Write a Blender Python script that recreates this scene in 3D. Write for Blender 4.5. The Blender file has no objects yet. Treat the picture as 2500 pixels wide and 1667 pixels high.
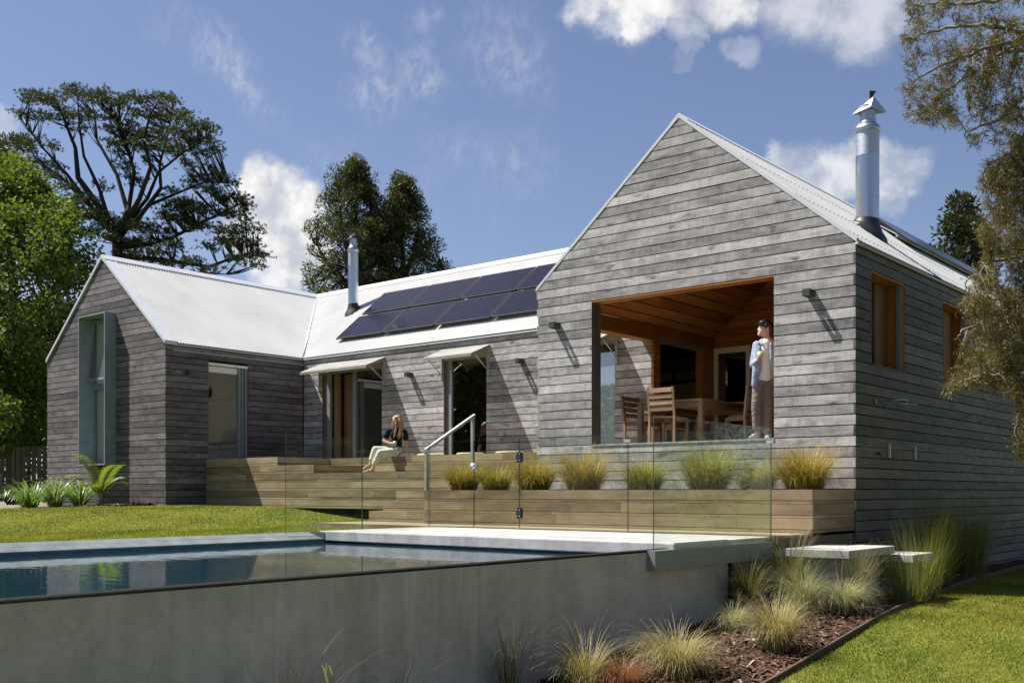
import bpy, bmesh, math, random
import numpy as np
from mathutils import Vector, Matrix, Quaternion

random.seed(7)
rng = np.random.default_rng(11)
SC = bpy.context.scene
COL = SC.collection

# ------------------------------------------------------------------ camera
TH = math.radians(39.88)                       # the house's Y axis lies 39.88 deg to the right of the lens axis
cam_d = bpy.data.cameras.new('camera')
cam_d.sensor_width = 36.0
cam_d.lens = 36.0 * 2573 / 2500
cam_d.shift_y = (1202 - 833.5) / 2500          # level shift lens, upright verticals
cam_d.clip_end = 3000
cam_d.clip_start = 0.05
cam = bpy.data.objects.new('camera', cam_d)
COL.objects.link(cam)
cam.location = (5.76, -14.38, 0.0)
cam.rotation_euler = (math.radians(90), 0, TH)
SC.camera = cam

# ------------------------------------------------------------------ world, sun, exposure
SUN_TRAVEL = Vector((0.57, 0.27, -1.0)).normalized()
to_sun = -SUN_TRAVEL
world = bpy.data.worlds.new('World')
SC.world = world
world.use_nodes = True
SKY_STRENGTH = 0.06
SUN_STRENGTH = 5.0
SC.view_settings.view_transform = 'Standard'
SC.view_settings.look = 'None'
SC.view_settings.gamma = 1.0
SC.view_settings.use_curve_mapping = False
SC.view_settings.exposure = 1.10


def pix_dir(px, py):
    """unit world direction of a point of the photographed sky (photo pixel grid 2500 x 1667)"""
    r = Vector((math.cos(TH), math.sin(TH), 0)); f = Vector((-math.sin(TH), math.cos(TH), 0))
    return (f + r * ((px - 1250) / 2573.0) + Vector((0, 0, 1)) * ((1202 - py) / 2573.0)).normalized()


def build_world():
    nt = world.node_tree
    N, L = nt.nodes, nt.links
    N.clear()
    out = N.new('ShaderNodeOutputWorld'); bg = N.new('ShaderNodeBackground')
    sky = N.new('ShaderNodeTexSky'); sky.sky_type = 'NISHITA'; sky.sun_disc = False
    sky.sun_elevation = math.asin(to_sun.z)
    sky.sun_rotation = math.atan2(to_sun.x, to_sun.y) % (2 * math.pi)
    sky.altitude = 50; sky.air_density = 1.0; sky.dust_density = 0.6; sky.ozone_density = 2.0
    bg.inputs['Strength'].default_value = SKY_STRENGTH
    tc = N.new('ShaderNodeTexCoord')

    def math_n(op, a=None, b=None, clamp=False):
        n = N.new('ShaderNodeMath'); n.operation = op; n.use_clamp = clamp
        for i, v in enumerate((a, b)):
            if v is None: continue
            if isinstance(v, (int, float)): n.inputs[i].default_value = v
            else: L.new(v, n.inputs[i])
        return n.outputs[0]

    def maprange(v, a, b, c, d):
        n = N.new('ShaderNodeMapRange'); n.interpolation_type = 'SMOOTHSTEP'
        L.new(v, n.inputs['Value'])
        n.inputs['From Min'].default_value = a; n.inputs['From Max'].default_value = b
        n.inputs['To Min'].default_value = c; n.inputs['To Max'].default_value = d
        return n.outputs['Result']

    def noise(vec, scale, detail, rough=.55):
        n = N.new('ShaderNodeTexNoise'); n.inputs['Scale'].default_value = scale
        n.inputs['Detail'].default_value = detail; n.inputs['Roughness'].default_value = rough
        L.new(vec, n.inputs['Vector'])
        return n
    dirv = tc.outputs['Generated']
    n1 = noise(dirv, 15, 10, .64)
    n2 = noise(dirv, 26, 7, .58)
    warp = N.new('ShaderNodeVectorMath'); warp.operation = 'MULTIPLY_ADD'
    L.new(n1.outputs['Color'], warp.inputs[0]); warp.inputs[1].default_value = (.075, .075, .075); L.new(dirv, warp.inputs[2])
    off = N.new('ShaderNodeVectorMath'); off.operation = 'SUBTRACT'
    L.new(warp.outputs[0], off.inputs[0]); off.inputs[1].default_value = (.0375, .0375, .0375)
    # heaped clouds: centre of each puff (direction), angular radius, density
    puffs = [(625, 465, 70, 1), (690, 500, 92, 1), (645, 565, 95, 1), (720, 600, 95, 1), (690, 670, 75, .75), (755, 525, 50, .8), (765, 680, 60, .6),
             (1440, -25, 65, .65), (1550, -35, 112, 1), (1535, 58, 44, .85), (1640, 5, 62, .8), (1760, -45, 90, .8), (1680, 75, 45, .5), (1680, 120, 28, .3),
             (1960, -30, 120, .5), (2090, -20, 130, .5), (1650, 165, 32, .2), (1800, 135, 40, .25),
             (1935, 400, 60, .55), (2010, 450, 72, .65), (2085, 440, 70, .65), (2180, 415, 70, .6), (2235, 400, 45, .35), (2170, 470, 50, .3),
             (0, 300, 45, .5), (-300, 500, 160, .9), (-420, 420, 130, 1), (2900, 350, 160, .8), (3100, 300, 200, .9), (1200, -600, 260, .7), (300, -900, 320, .7)]
    cum = None
    for px, py, r, den in puffs:
        d = pix_dir(px, py)
        dist = N.new('ShaderNodeVectorMath'); dist.operation = 'DISTANCE'
        L.new(off.outputs[0], dist.inputs[0]); dist.inputs[1].default_value = d
        rr = r / 2573.0
        m = maprange(dist.outputs['Value'], rr * .6, rr * 1.22, den, 0)
        cum = m if cum is None else math_n('MAXIMUM', cum, m)
    brk = maprange(n2.outputs['Fac'], .3, .58, .72, 1.12)
    cum = math_n('MULTIPLY', cum, brk, True)
    # rippled thin cloud, patches of mackerel sky all over the dome
    mp = N.new('ShaderNodeMapping'); mp.inputs['Rotation'].default_value = (.5, .2, .9); mp.inputs['Scale'].default_value = (1, 2.0, 1)
    L.new(dirv, mp.inputs['Vector'])
    n3 = noise(mp.outputs['Vector'], 75, 6, .62)
    n4 = noise(dirv, 4.2, 3, .5)
    wisps = [(525, 100, 38, .32), (560, 145, 42, .45), (590, 185, 42, .45), (625, 225, 38, .35), (660, 265, 35, .22), (885, 130, 35, .4), (940, 205, 55, .42), (1010, 150, 38, .5), (1030, 190, 42, .5), (1230, 130, 75, .3), (1260, 190, 60, .3), (1040, 60, 40, .3), (900, 230, 50, .3), (430, 60, 50, .15)]
    wis = None
    for px, py, r, den in wisps:
        d = pix_dir(px, py)
        dist = N.new('ShaderNodeVectorMath'); dist.operation = 'DISTANCE'
        L.new(off.outputs[0], dist.inputs[0]); dist.inputs[1].default_value = d
        rr = r / 2573.0
        m = maprange(dist.outputs['Value'], rr * .1, rr * 1.9, den, 0)
        wis = m if wis is None else math_n('MAXIMUM', wis, m)
    glob = maprange(n4.outputs['Fac'], .5, .75, 0, .4)
    wis = math_n('MAXIMUM', wis, glob)
    rip = maprange(n3.outputs['Fac'], .34, .66, .15, 1.1)
    wis = math_n('MULTIPLY', math_n('MULTIPLY', wis, .62), rip, True)
    amount = math_n('MAXIMUM', cum, wis, True)
    # a lit, faintly shaded cloud colour
    ccol = N.new('ShaderNodeMixRGB'); ccol.blend_type = 'MIX'
    L.new(maprange(n2.outputs['Fac'], .35, .7, 0, 1), ccol.inputs['Fac'])
    ccol.inputs['Color1'].default_value = (5.0, 5.1, 5.4, 1); ccol.inputs['Color2'].default_value = (8.2, 8.1, 8.0, 1)
    mix = N.new('ShaderNodeMixRGB')
    tintn = N.new('ShaderNodeMixRGB'); tintn.blend_type = 'MULTIPLY'; tintn.inputs['Fac'].default_value = 1.0
    L.new(sky.outputs['Color'], tintn.inputs['Color1']); tintn.inputs['Color2'].default_value = (.91, .835, .885, 1)
    L.new(amount, mix.inputs['Fac']); L.new(tintn.outputs['Color'], mix.inputs['Color1']); L.new(ccol.outputs['Color'], mix.inputs['Color2'])
    L.new(mix.outputs['Color'], bg.inputs['Color'])
    L.new(bg.outputs['Background'], out.inputs['Surface'])


build_world()
sun_d = bpy.data.lights.new('sun', 'SUN')
sun_d.energy = SUN_STRENGTH; sun_d.angle = math.radians(0.55); sun_d.color = (1.0, 0.955, 0.88)
sun = bpy.data.objects.new('sun', sun_d)
COL.objects.link(sun)
sun.rotation_euler = SUN_TRAVEL.to_track_quat('-Z', 'Y').to_euler()
sun.location = (-20, -10, 40)


# ------------------------------------------------------------------ materials
class Nodes:
    def __init__(s, name, rough=.6, spec=.3):
        s.m = bpy.data.materials.new(name); s.m.use_nodes = True
        s.nt = s.m.node_tree; s.N = s.nt.nodes; s.L = s.nt.links
        s.p = s.N['Principled BSDF']; s.out = s.N['Material Output']
        s.p.inputs['Roughness'].default_value = rough
        s.p.inputs['Specular IOR Level'].default_value = spec

    def n(s, t, **kw):
        x = s.N.new(t)
        for k, v in kw.items():
            if k in x.inputs.keys(): x.inputs[k].default_value = v
            else: setattr(x, k, v)
        return x

    def link(s, a, b): s.L.new(a, b)

    def coord(s, kind='Object', scale=(1, 1, 1), rnd=False):
        tc = s.n('ShaderNodeTexCoord')
        src = tc.outputs[kind]
        if rnd:
            oi = s.n('ShaderNodeObjectInfo')
            mul = s.n('ShaderNodeVectorMath', operation='SCALE'); mul.inputs[0].default_value = (37.0, 91.0, 53.0)
            s.link(oi.outputs['Random'], mul.inputs['Scale'])
            ad = s.n('ShaderNodeVectorMath', operation='ADD'); s.link(src, ad.inputs[0]); s.link(mul.outputs[0], ad.inputs[1])
            src = ad.outputs[0]
        mp = s.n('ShaderNodeMapping'); mp.inputs['Scale'].default_value = scale
        s.link(src, mp.inputs['Vector'])
        return mp.outputs['Vector']

    def noise(s, vec, scale, detail=4, rough=.55):
        x = s.n('ShaderNodeTexNoise', Scale=scale, Detail=detail, Roughness=rough); s.link(vec, x.inputs['Vector'])
        return x.outputs['Fac']

    def ramp(s, fac, stops):
        r = s.n('ShaderNodeValToRGB'); e = r.color_ramp.elements
        while len(e) > 1: e.remove(e[-1])
        e[0].position = stops[0][0]; e[0].color = (*stops[0][1], 1)
        for p, c in stops[1:]:
            k = e.new(p); k.color = (*c, 1)
        s.link(fac, r.inputs['Fac'])
        return r.outputs['Color']

    def mix(s, fac, a, b, mode='MIX'):
        x = s.n('ShaderNodeMixRGB', blend_type=mode)
        for v, i in ((fac, 'Fac'), (a, 'Color1'), (b, 'Color2')):
            if isinstance(v, (int, float)): x.inputs[i].default_value = v
            elif isinstance(v, tuple): x.inputs[i].default_value = (*v, 1)
            else: s.link(v, x.inputs[i])
        return x.outputs['Color']

    def math(s, op, a, b=0.0):
        x = s.n('ShaderNodeMath', operation=op)
        for i, v in enumerate((a, b)):
            if isinstance(v, (int, float)): x.inputs[i].default_value = v
            else: s.link(v, x.inputs[i])
        return x.outputs[0]

    def n_range(s, v, a, b, c, d):
        x = s.n('ShaderNodeMapRange'); s.link(v, x.inputs['Value'])
        for kk, vv in (('From Min', a), ('From Max', b), ('To Min', c), ('To Max', d)): x.inputs[kk].default_value = vv
        return x.outputs[0]

    def color(s, c):
        if isinstance(c, tuple): s.p.inputs['Base Color'].default_value = (*c, 1)
        else: s.link(c, s.p.inputs['Base Color'])

    def bump(s, h, strength=.3, dist=.01):
        b = s.n('ShaderNodeBump', Strength=strength, Distance=dist); s.link(h, b.inputs['Height'])
        s.link(b.outputs['Normal'], s.p.inputs['Normal'])
        return b.outputs['Normal']


M = {}


def plain(name, col, rough=.6, spec=.3, metal=0.0, var=.12, scale=3.0):
    k = Nodes(name, rough, spec)
    v = k.noise(k.coord('Object', rnd=True), scale, 5)
    k.color(k.ramp(v, [(.25, tuple(c * (1 - var) for c in col)), (.75, tuple(min(1, c * (1 + var)) for c in col))]))
    k.p.inputs['Metallic'].default_value = metal
    M[name] = k.m
    return k


def cladding(name, dark, mid, light, warm=(.12, .1, .09)):
    """weathered rough-sawn boards: UV u runs along the board, v across it (metres)"""
    k = Nodes(name, .62, .35)
    uv = k.coord('UV', rnd=True)
    oi = k.n('ShaderNodeObjectInfo')

    def sc(v):
        mp = k.n('ShaderNodeMapping'); mp.inputs['Scale'].default_value = v; k.link(uv, mp.inputs['Vector']); return mp.outputs['Vector']
    broad = k.noise(sc((1.1, 3.5, 1)), 1.0, 6, .65)
    grain = k.noise(sc((2.2, 60, 1)), 1.0, 6, .6)
    saw = k.noise(sc((70, 2.0, 1)), 1.0, 3, .5)
    mott = k.noise(sc((9, 11, 1)), 1.0, 5, .7)
    f = k.math('ADD', k.math('MULTIPLY', broad, .62), k.math('MULTIPLY', grain, .14))
    f = k.math('ADD', f, k.math('MULTIPLY', saw, .16))
    f = k.math('ADD', f, k.math('MULTIPLY', mott, .26))
    f = k.math('ADD', f, k.math('MULTIPLY', k.math('SUBTRACT', oi.outputs['Random'], .5), .19))
    c = k.ramp(f, [(.36, dark), (.56, mid), (.78, light)])
    wst = k.noise(sc((6.5, .7, 1)), 1.0, 5, .6)
    c = k.mix(k.n_range(wst, .45, .75, 0, .38), c, dark)
    # knots and their dark halos, clustered along some boards only
    vor = k.n('ShaderNodeTexVoronoi', Scale=1.0); kn = k.n('ShaderNodeTexNoise', Scale=1.0, Detail=3.0); k.link(sc((3, 8, 1)), kn.inputs['Vector'])
    kw = k.n('ShaderNodeVectorMath', operation='MULTIPLY_ADD'); k.link(kn.outputs['Color'], kw.inputs[0]); kw.inputs[1].default_value = (1.3, .8, 0); k.link(sc((2.9, 7.0, 1)), kw.inputs[2])
    k.link(kw.outputs[0], vor.inputs['Vector'])
    clus = k.noise(sc((.8, 1.2, 1)), 1.0, 2, .5)
    halo = k.n('ShaderNodeMapRange'); k.link(vor.outputs['Distance'], halo.inputs['Value'])
    halo.inputs['From Min'].default_value = .05; halo.inputs['From Max'].default_value = .34; halo.inputs['To Min'].default_value = 1; halo.inputs['To Max'].default_value = 0
    cl = k.n('ShaderNodeMapRange'); k.link(clus, cl.inputs['Value'])
    cl.inputs['From Min'].default_value = .42; cl.inputs['From Max'].default_value = .58
    hm = k.math('MULTIPLY', k.math('MULTIPLY', halo.outputs[0], cl.outputs[0]), k.math('ADD', mott, .3))
    c = k.mix(k.math('MULTIPLY', hm, 1.05), c, tuple(x * .5 for x in dark))
    pit = k.n('ShaderNodeMapRange'); k.link(vor.outputs['Distance'], pit.inputs['Value'])
    pit.inputs['From Min'].default_value = .02; pit.inputs['From Max'].default_value = .05; pit.inputs['To Min'].default_value = 1; pit.inputs['To Max'].default_value = 0
    c = k.mix(k.math('MULTIPLY', pit.outputs[0], cl.outputs[0]), c, (.02, .018, .016))
    # faint brown where the silvering is incomplete
    br = k.noise(sc((.5, 2.0, 1)), 1.0, 4, .6)
    c = k.mix(k.math('MULTIPLY', k.math('GREATER_THAN', br, .6), .16), c, warm)
    k.color(c)
    k.link(k.ramp(mott, [(.3, (.5, .5, .5)), (.7, (.78, .78, .78))]), k.p.inputs['Roughness'])
    h = k.math('ADD', k.math('MULTIPLY', saw, .45), k.math('ADD', k.math('MULTIPLY', grain, .3), k.math('MULTIPLY', mott, .8)))
    k.bump(h, .45, .012)
    M[name] = k.m


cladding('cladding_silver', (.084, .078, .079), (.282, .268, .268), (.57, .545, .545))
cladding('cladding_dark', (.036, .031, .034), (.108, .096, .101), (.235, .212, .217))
cladding('cladding_shade', (.031, .028, .028), (.077, .071, .071), (.165, .152, .15))  # darker copy for the side wall, its shade put into the colour


def timber(name, dark, mid, light, gscale=60, rough=.6):
    k = Nodes(name, rough, .25)
    uv = k.coord('UV', rnd=True)
    oi = k.n('ShaderNodeObjectInfo')

    def sc(v):
        mp = k.n('ShaderNodeMapping'); mp.inputs['Scale'].default_value = v; k.link(uv, mp.inputs['Vector']); return mp.outputs['Vector']
    wv = k.n('ShaderNodeTexWave', wave_type='BANDS', bands_direction='Y', Scale=3.2, Distortion=6.5, Detail=3.0, **{'Detail Scale': .7})
    k.link(sc((.35, 5, 1)), wv.inputs['Vector'])
    broad = k.noise(sc((1.3, 5, 1)), 1.0, 5, .6)
    grain = k.noise(sc((2.5, gscale, 1)), 1.0, 5, .6)
    f = k.math('ADD', k.math('MULTIPLY', broad, .66), k.math('MULTIPLY', grain, .14))
    f = k.math('ADD', f, k.math('MULTIPLY', wv.outputs['Fac'], .05))
    f = k.math('ADD', f, k.math('MULTIPLY', k.math('SUBTRACT', oi.outputs['Random'], .5), .28))
    c = k.ramp(f, [(.25, dark), (.46, mid), (.72, light)])
    st = k.noise(sc((2.0, 1.2, 1)), 1.6, 6, .7)
    c = k.mix(k.math('MULTIPLY', k.math('GREATER_THAN', st, .64), .3), c, tuple(x * .45 for x in dark))
    k.color(c)
    k.bump(k.math('ADD', grain, k.math('MULTIPLY', wv.outputs['Fac'], .1)), .12, .005)
    M[name] = k.m


timber('terrace_timber', (.14, .105, .062), (.265, .21, .13), (.38, .315, .21))
timber('planter_timber', (.14, .098, .058), (.26, .19, .12), (.375, .29, .195))
timber('lining_timber', (.23, .082, .02), (.38, .145, .036), (.49, .205, .058), 40, .5)
timber('furniture_timber', (.19, .115, .065), (.31, .195, .115), (.42, .28, .175), 50, .55)
timber('awning_timber', (.15, .147, .135), (.25, .245, .225), (.34, .33, .305), 50, .7)
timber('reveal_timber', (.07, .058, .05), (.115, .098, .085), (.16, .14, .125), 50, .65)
timber('fence_timber', (.05, .045, .04), (.09, .08, .07), (.13, .12, .10))

plain('dark_core', (.010, .0095, .009), .9, .05)
plain('white_paint', (.74, .74, .72), .55, .3, var=.04)
plain('room_white', (.66, .65, .61), .8, .2, var=.04)
plain('interior_brown', (.26, .155, .085), .7, .2)
plain('floor_timber', (.40, .28, .19), .5, .3)
plain('window_frame', (.20, .22, .245), .4, .5, var=.06)
plain('black_metal', (.022, .022, .023), .45, .4)
plain('charcoal_metal', (.045, .048, .052), .5, .4)
plain('galvanised', (.50, .53, .56), .42, .5, .75, var=.14, scale=9)
plain('box_zinc', (.235, .285, .315), .5, .5, .25, var=.14, scale=6)
plain('channel_metal', (.22, .235, .22), .5, .4, .3, var=.06)
plain('roof_flashing', (.52, .53, .56), .6, .15, .05, var=.05)
plain('soil', (.045, .032, .022), .95, .1, var=.4, scale=40)
plain('book_paper', (.35, .30, .22), .8, .2)
plain('sofa_fabric', (.48, .48, .48), .9, .1)
plain('straw', (.55, .46, .30), .85, .1, var=.2, scale=30)
plain('rusty_steel', (.09, .055, .04), .8, .3, .2, var=.35, scale=12)


def roofing():
    k = Nodes('corrugated_steel', .7, .04)
    v = k.noise(k.coord('Object'), .9, 4)
    k.color(k.ramp(v, [(.3, (.42, .42, .42)), (.7, (.50, .50, .495))]))
    k.p.inputs['Metallic'].default_value = .0
    M['corrugated_steel'] = k.m
    k = Nodes('flue_steel', .22, .5)
    k.color(k.ramp(k.noise(k.coord('Object', (2, 2, .4)), 2.0, 2), [(.3, (.46, .48, .51)), (.7, (.52, .54, .57))]))
    k.p.inputs['Metallic'].default_value = 1.0
    k.p.inputs['Anisotropic'].default_value = .5
    k.p.inputs['Roughness'].default_value = .27
    M['flue_steel'] = k.m
    # perforated and embossed band
    k = Nodes('flue_mesh', .5, .4)
    k.p.inputs['Metallic'].default_value = 1.0
    vec = k.coord('UV', (1, 1, 1))
    vor = k.n('ShaderNodeTexVoronoi', Scale=16.0); k.link(vec, vor.inputs['Vector'])
    k.color(k.ramp(vor.outputs['Distance'], [(.12, (.12, .13, .15)), (.4, (.5, .53, .58))]))
    k.bump(vor.outputs['Distance'], .25, .01)
    M['flue_mesh'] = k.m


roofing()


def concrete(name, dark, light, stain=.5, scale=1.0, rough=.75, streak=True):
    k = Nodes(name, rough, .25)
    o = k.coord('Object', (1, 1, 1))
    a = k.noise(o, 1.1 * scale, 8, .62); b = k.noise(o, 9 * scale, 6, .65)
    mp = k.n('ShaderNodeMapping'); mp.inputs['Scale'].default_value = (5, 5, .28); k.link(o, mp.inputs['Vector'])
    s = k.noise(mp.outputs['Vector'], 1.0 * scale, 6, .65)
    f = k.math('ADD', k.math('MULTIPLY', a, .55), k.math('MULTIPLY', b, .2))
    if streak: f = k.math('ADD', f, k.math('MULTIPLY', s, .35))
    else: f = k.math('ADD', f, .17)
    c = k.ramp(f, [(.4, dark), (.7, light)])
    if streak:
        mp2 = k.n('ShaderNodeMapping'); mp2.inputs['Scale'].default_value = (11, 11, .7); k.link(o, mp2.inputs['Vector'])
        drip = k.noise(mp2.outputs['Vector'], 1.0, 7, .75)
        region = k.noise(o, .55, 3, .5)
        dm = k.math('MULTIPLY', k.math('GREATER_THAN', drip, .66), k.math('GREATER_THAN', region, .52))
        c = k.mix(k.math('MULTIPLY', dm, stain), c, tuple(x * .35 for x in dark))
    if streak and name == 'pool_render':
        wrp = k.n('ShaderNodeVectorMath', operation='MULTIPLY_ADD'); nz = k.n('ShaderNodeTexNoise', Scale=2.3, Detail=6.0); k.link(o, nz.inputs['Vector'])
        k.link(nz.outputs['Color'], wrp.inputs[0]); wrp.inputs[1].default_value = (.5, .5, .5); k.link(o, wrp.inputs[2])
        ve_ = k.n('ShaderNodeTexVoronoi', feature='DISTANCE_TO_EDGE', Scale=.55); k.link(wrp.outputs[0], ve_.inputs['Vector'])
        crk = k.math('MULTIPLY', k.math('LESS_THAN', ve_.outputs['Distance'], .0035), k.math('GREATER_THAN', k.noise(o, 1.3, 2), .5))
        c = k.mix(k.math('MULTIPLY', crk, .16), c, tuple(x * .4 for x in dark))
        blot = k.noise(o, .8, 7, .7); c = k.mix(k.math('MULTIPLY', k.math('GREATER_THAN', blot, .56), .16), c, tuple(x * .75 for x in dark))
        pale = k.noise(mp.outputs['Vector'], .45, 4, .6); c = k.mix(k.math('MULTIPLY', k.math('GREATER_THAN', pale, .6), .14), c, tuple(min(1, x * 1.4) for x in light))
    vor = k.n('ShaderNodeTexVoronoi', Scale=26.0 * scale); k.link(o, vor.inputs['Vector'])
    hole = k.math('LESS_THAN', vor.outputs['Distance'], .055)
    c = k.mix(k.math('MULTIPLY', hole, .6), c, tuple(x * .4 for x in dark))
    k.color(c)
    k.bump(k.math('ADD', b, k.math('MULTIPLY', a, .5)), .18, .01)
    M[name] = k.m


concrete('pool_render', (.30, .28, .22), (.50, .465, .385), .6)
concrete('deck_concrete', (.24, .238, .235), (.42, .415, .41), .3, 1.6)
concrete('step_concrete', (.27, .265, .25), (.45, .44, .42), .4, 2.0)

plain('pool_tile', (.075, .10, .108), .6, .25, var=.4, scale=5)
plain('pool_tile_dark', (.03, .085, .12), .3, .4, var=.3, scale=4)
plain('edge_tile_black', (.016, .015, .013), .85, .1, var=.4, scale=30)
plain('pool_lining', (.12, .34, .44), .3, .5, var=.25, scale=8)


def pane_glass(name, tint, gloss_base, edge=None):
    """clear glass: fresnel mirror over a tinted see-through sheet"""
    k = Nodes(name)
    k.N.remove(k.p)
    tr = k.n('ShaderNodeBsdfTransparent'); tr.inputs['Color'].default_value = (*tint, 1)
    gl = k.n('ShaderNodeBsdfGlossy'); gl.inputs['Roughness'].default_value = .0; gl.inputs['Color'].default_value = (1, 1, 1, 1)
    lw = k.n('ShaderNodeLayerWeight', Blend=.5)
    f = k.math('ADD', k.math('MULTIPLY', k.math('POWER', lw.outputs['Facing'], 5.0), .96 - gloss_base), gloss_base)
    mx = k.n('ShaderNodeMixShader'); k.link(f, mx.inputs[0]); k.link(tr.outputs[0], mx.inputs[1]); k.link(gl.outputs[0], mx.inputs[2])
    k.link(mx.outputs[0], k.out.inputs['Surface'])
    M[name] = k.m


pane_glass('fence_glass', (.935, .968, .935), .012)
pane_glass('window_glass', (.60, .61, .60), .24)
pane_glass('pale_glass', (.85, .87, .86), .05)
k = plain('glass_edge', (.02, .05, .045), .15, .5, var=.1)


def water():
    k = Nodes('pool_water')
    k.N.remove(k.p)
    tr = k.n('ShaderNodeBsdfTransparent'); tr.inputs['Color'].default_value = (.22, .52, .66, 1)
    gl = k.n('ShaderNodeBsdfGlossy'); gl.inputs['Roughness'].default_value = .015; gl.inputs['Color'].default_value = (1, 1, 1, 1)
    o = k.coord('Object', (1, 1, 1))
    mp = k.n('ShaderNodeMapping'); mp.inputs['Rotation'].default_value = (0, 0, TH); mp.inputs['Scale'].default_value = (1.3, 3.4, 1); k.link(o, mp.inputs['Vector'])
    w = k.noise(mp.outputs['Vector'], 1.5, 3, .5)
    w2 = k.noise(o, .5, 2, .5)
    w3 = k.noise(mp.outputs['Vector'], 6.0, 2, .5)
    h = k.math('ADD', k.math('MULTIPLY', w, k.math('ADD', k.math('MULTIPLY', w2, 1.6), -.3)), k.math('MULTIPLY', w3, .06))
    b = k.n('ShaderNodeBump', Strength=.075, Distance=.05); k.link(h, b.inputs['Height'])
    df = k.n('ShaderNodeBsdfDiffuse'); df.inputs['Color'].default_value = (.012, .048, .072, 1)
    body = k.n('ShaderNodeMixShader'); body.inputs[0].default_value = .55; k.link(tr.outputs[0], body.inputs[1]); k.link(df.outputs[0], body.inputs[2])
    fr = k.n('ShaderNodeFresnel'); fr.inputs['IOR'].default_value = 1.33
    for t in (gl, fr): k.link(b.outputs['Normal'], t.inputs['Normal'])
    mx = k.n('ShaderNodeMixShader'); k.link(fr.outputs[0], mx.inputs[0]); k.link(body.outputs[0], mx.inputs[1]); k.link(gl.outputs[0], mx.inputs[2])
    k.link(mx.outputs[0], k.out.inputs['Surface'])
    M['pool_water'] = k.m


water()


def solar():
    k = Nodes('solar_cell', .16, .5)
    uv = k.coord('UV')
    br = k.n('ShaderNodeTexBrick', offset=0.0, Scale=1.0, **{'Mortar Size': .006, 'Brick Width': .158, 'Row Height': .158})
    br.inputs['Color1'].default_value = (.010, .010, .022, 1); br.inputs['Color2'].default_value = (.013, .013, .028, 1); br.inputs['Mortar'].default_value = (.022, .022, .036, 1)
    k.link(uv, br.inputs['Vector'])
    dust = k.noise(k.coord('UV', (3, 3, 1)), 14, 5, .7)
    c = k.mix(k.math('MULTIPLY', k.math('GREATER_THAN', dust, .70), .35), br.outputs['Color'], (.25, .25, .25))
    k.color(c)
    k.p.inputs['Coat Weight'].default_value = .0; k.p.inputs['Specular IOR Level'].default_value = .10
    M['solar_cell'] = k.m


solar()


def leaf(name, c0, c1, trans=.35, rough=.5, spec=.35):
    """leaf blades: tint attribute runs between two leaf colours, part of the light passes through"""
    k = Nodes(name, rough, spec)
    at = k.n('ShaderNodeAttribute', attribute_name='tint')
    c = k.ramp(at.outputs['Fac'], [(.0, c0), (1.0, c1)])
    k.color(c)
    tl = k.n('ShaderNodeBsdfTranslucent'); k.link(k.mix(1.0, c, (1.25, 1.35, .6), 'MULTIPLY'), tl.inputs['Color'])
    mx = k.n('ShaderNodeMixShader'); mx.inputs[0].default_value = trans
    k.link(k.p.outputs[0], mx.inputs[1]); k.link(tl.outputs[0], mx.inputs[2]); k.link(mx.outputs[0], k.out.inputs['Surface'])
    M[name] = k.m


leaf('pine_needles', (.017, .028, .010), (.062, .074, .025), .3)
leaf('conifer_leaf', (.022, .030, .010), (.105, .105, .03), .3)
leaf('broad_leaf', (.034, .058, .009), (.125, .165, .020), .45, .6, .25)
leaf('spray_leaf', (.048, .043, .012), (.18, .14, .042), .28)
leaf('far_leaf', (.02, .028, .012), (.055, .062, .025), .2)
leaf('hedge_leaf', (.012, .018, .006), (.04, .05, .015), .3)
leaf('planter_grass', (.14, .14, .022), (.36, .235, .065), .35)
leaf('planter_grass_green', (.11, .135, .022), (.32, .255, .06), .35)
leaf('bed_tussock', (.085, .085, .025), (.46, .37, .21), .35)
leaf('bed_tussock_pale', (.10, .115, .045), (.44, .40, .26), .35)
leaf('tall_sedge', (.07, .075, .025), (.21, .17, .07), .3)
leaf('red_sedge', (.14, .05, .025), (.30, .13, .06), .3)
leaf('rush_stem', (.085, .105, .025), (.25, .25, .07), .25)
leaf('lily_leaf', (.07, .13, .03), (.24, .33, .10), .3, .35, .5)
leaf('palm_leaf', (.06, .12, .015), (.30, .30, .03), .4, .4, .5)
leaf('lawn_blade', (.085, .115, .010), (.30, .275, .045), .4, .5, .3)
plain('pine_bark', (.032, .027, .024), .9, .1, var=.3, scale=4)
plain('grey_bark', (.20, .175, .15), .9, .1, var=.4, scale=10)
plain('lichen', (.16, .16, .075), .95, .1, var=.3, scale=20)


def lawn_mat():
    k = Nodes('lawn_ground', .95, .1)
    o = k.coord('Object')
    a = k.noise(o, .55, 5, .6); b = k.noise(o, 14, 5, .7); c2 = k.noise(o, 2.2, 4, .6)
    f = k.math('ADD', k.math('MULTIPLY', a, .4), k.math('ADD', k.math('MULTIPLY', b, .35), k.math('MULTIPLY', c2, .25)))
    k.color(k.ramp(f, [(.35, (.055, .075, .012)), (.5, (.105, .125, .02)), (.66, (.18, .17, .045))]))
    k.bump(b, .6, .03)
    M['lawn_ground'] = k.m
    k = Nodes('mulch_ground', .95, .1)
    o = k.coord('Object')
    b = k.noise(o, 30, 5, .7)
    k.color(k.ramp(b, [(.3, (.018, .011, .008)), (.6, (.06, .035, .024)), (.8, (.12, .075, .05))]))
    k.bump(b, .8, .03)
    M['mulch_ground'] = k.m
    k = Nodes('bark_chip', .9, .15)
    oi = k.n('ShaderNodeAttribute', attribute_name='tint')
    k.color(k.ramp(oi.outputs['Fac'], [(0, (.03, .016, .011)), (.55, (.085, .045, .03)), (.85, (.17, .105, .07)), (1, (.34, .25, .17))]))
    M['bark_chip'] = k.m


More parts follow.
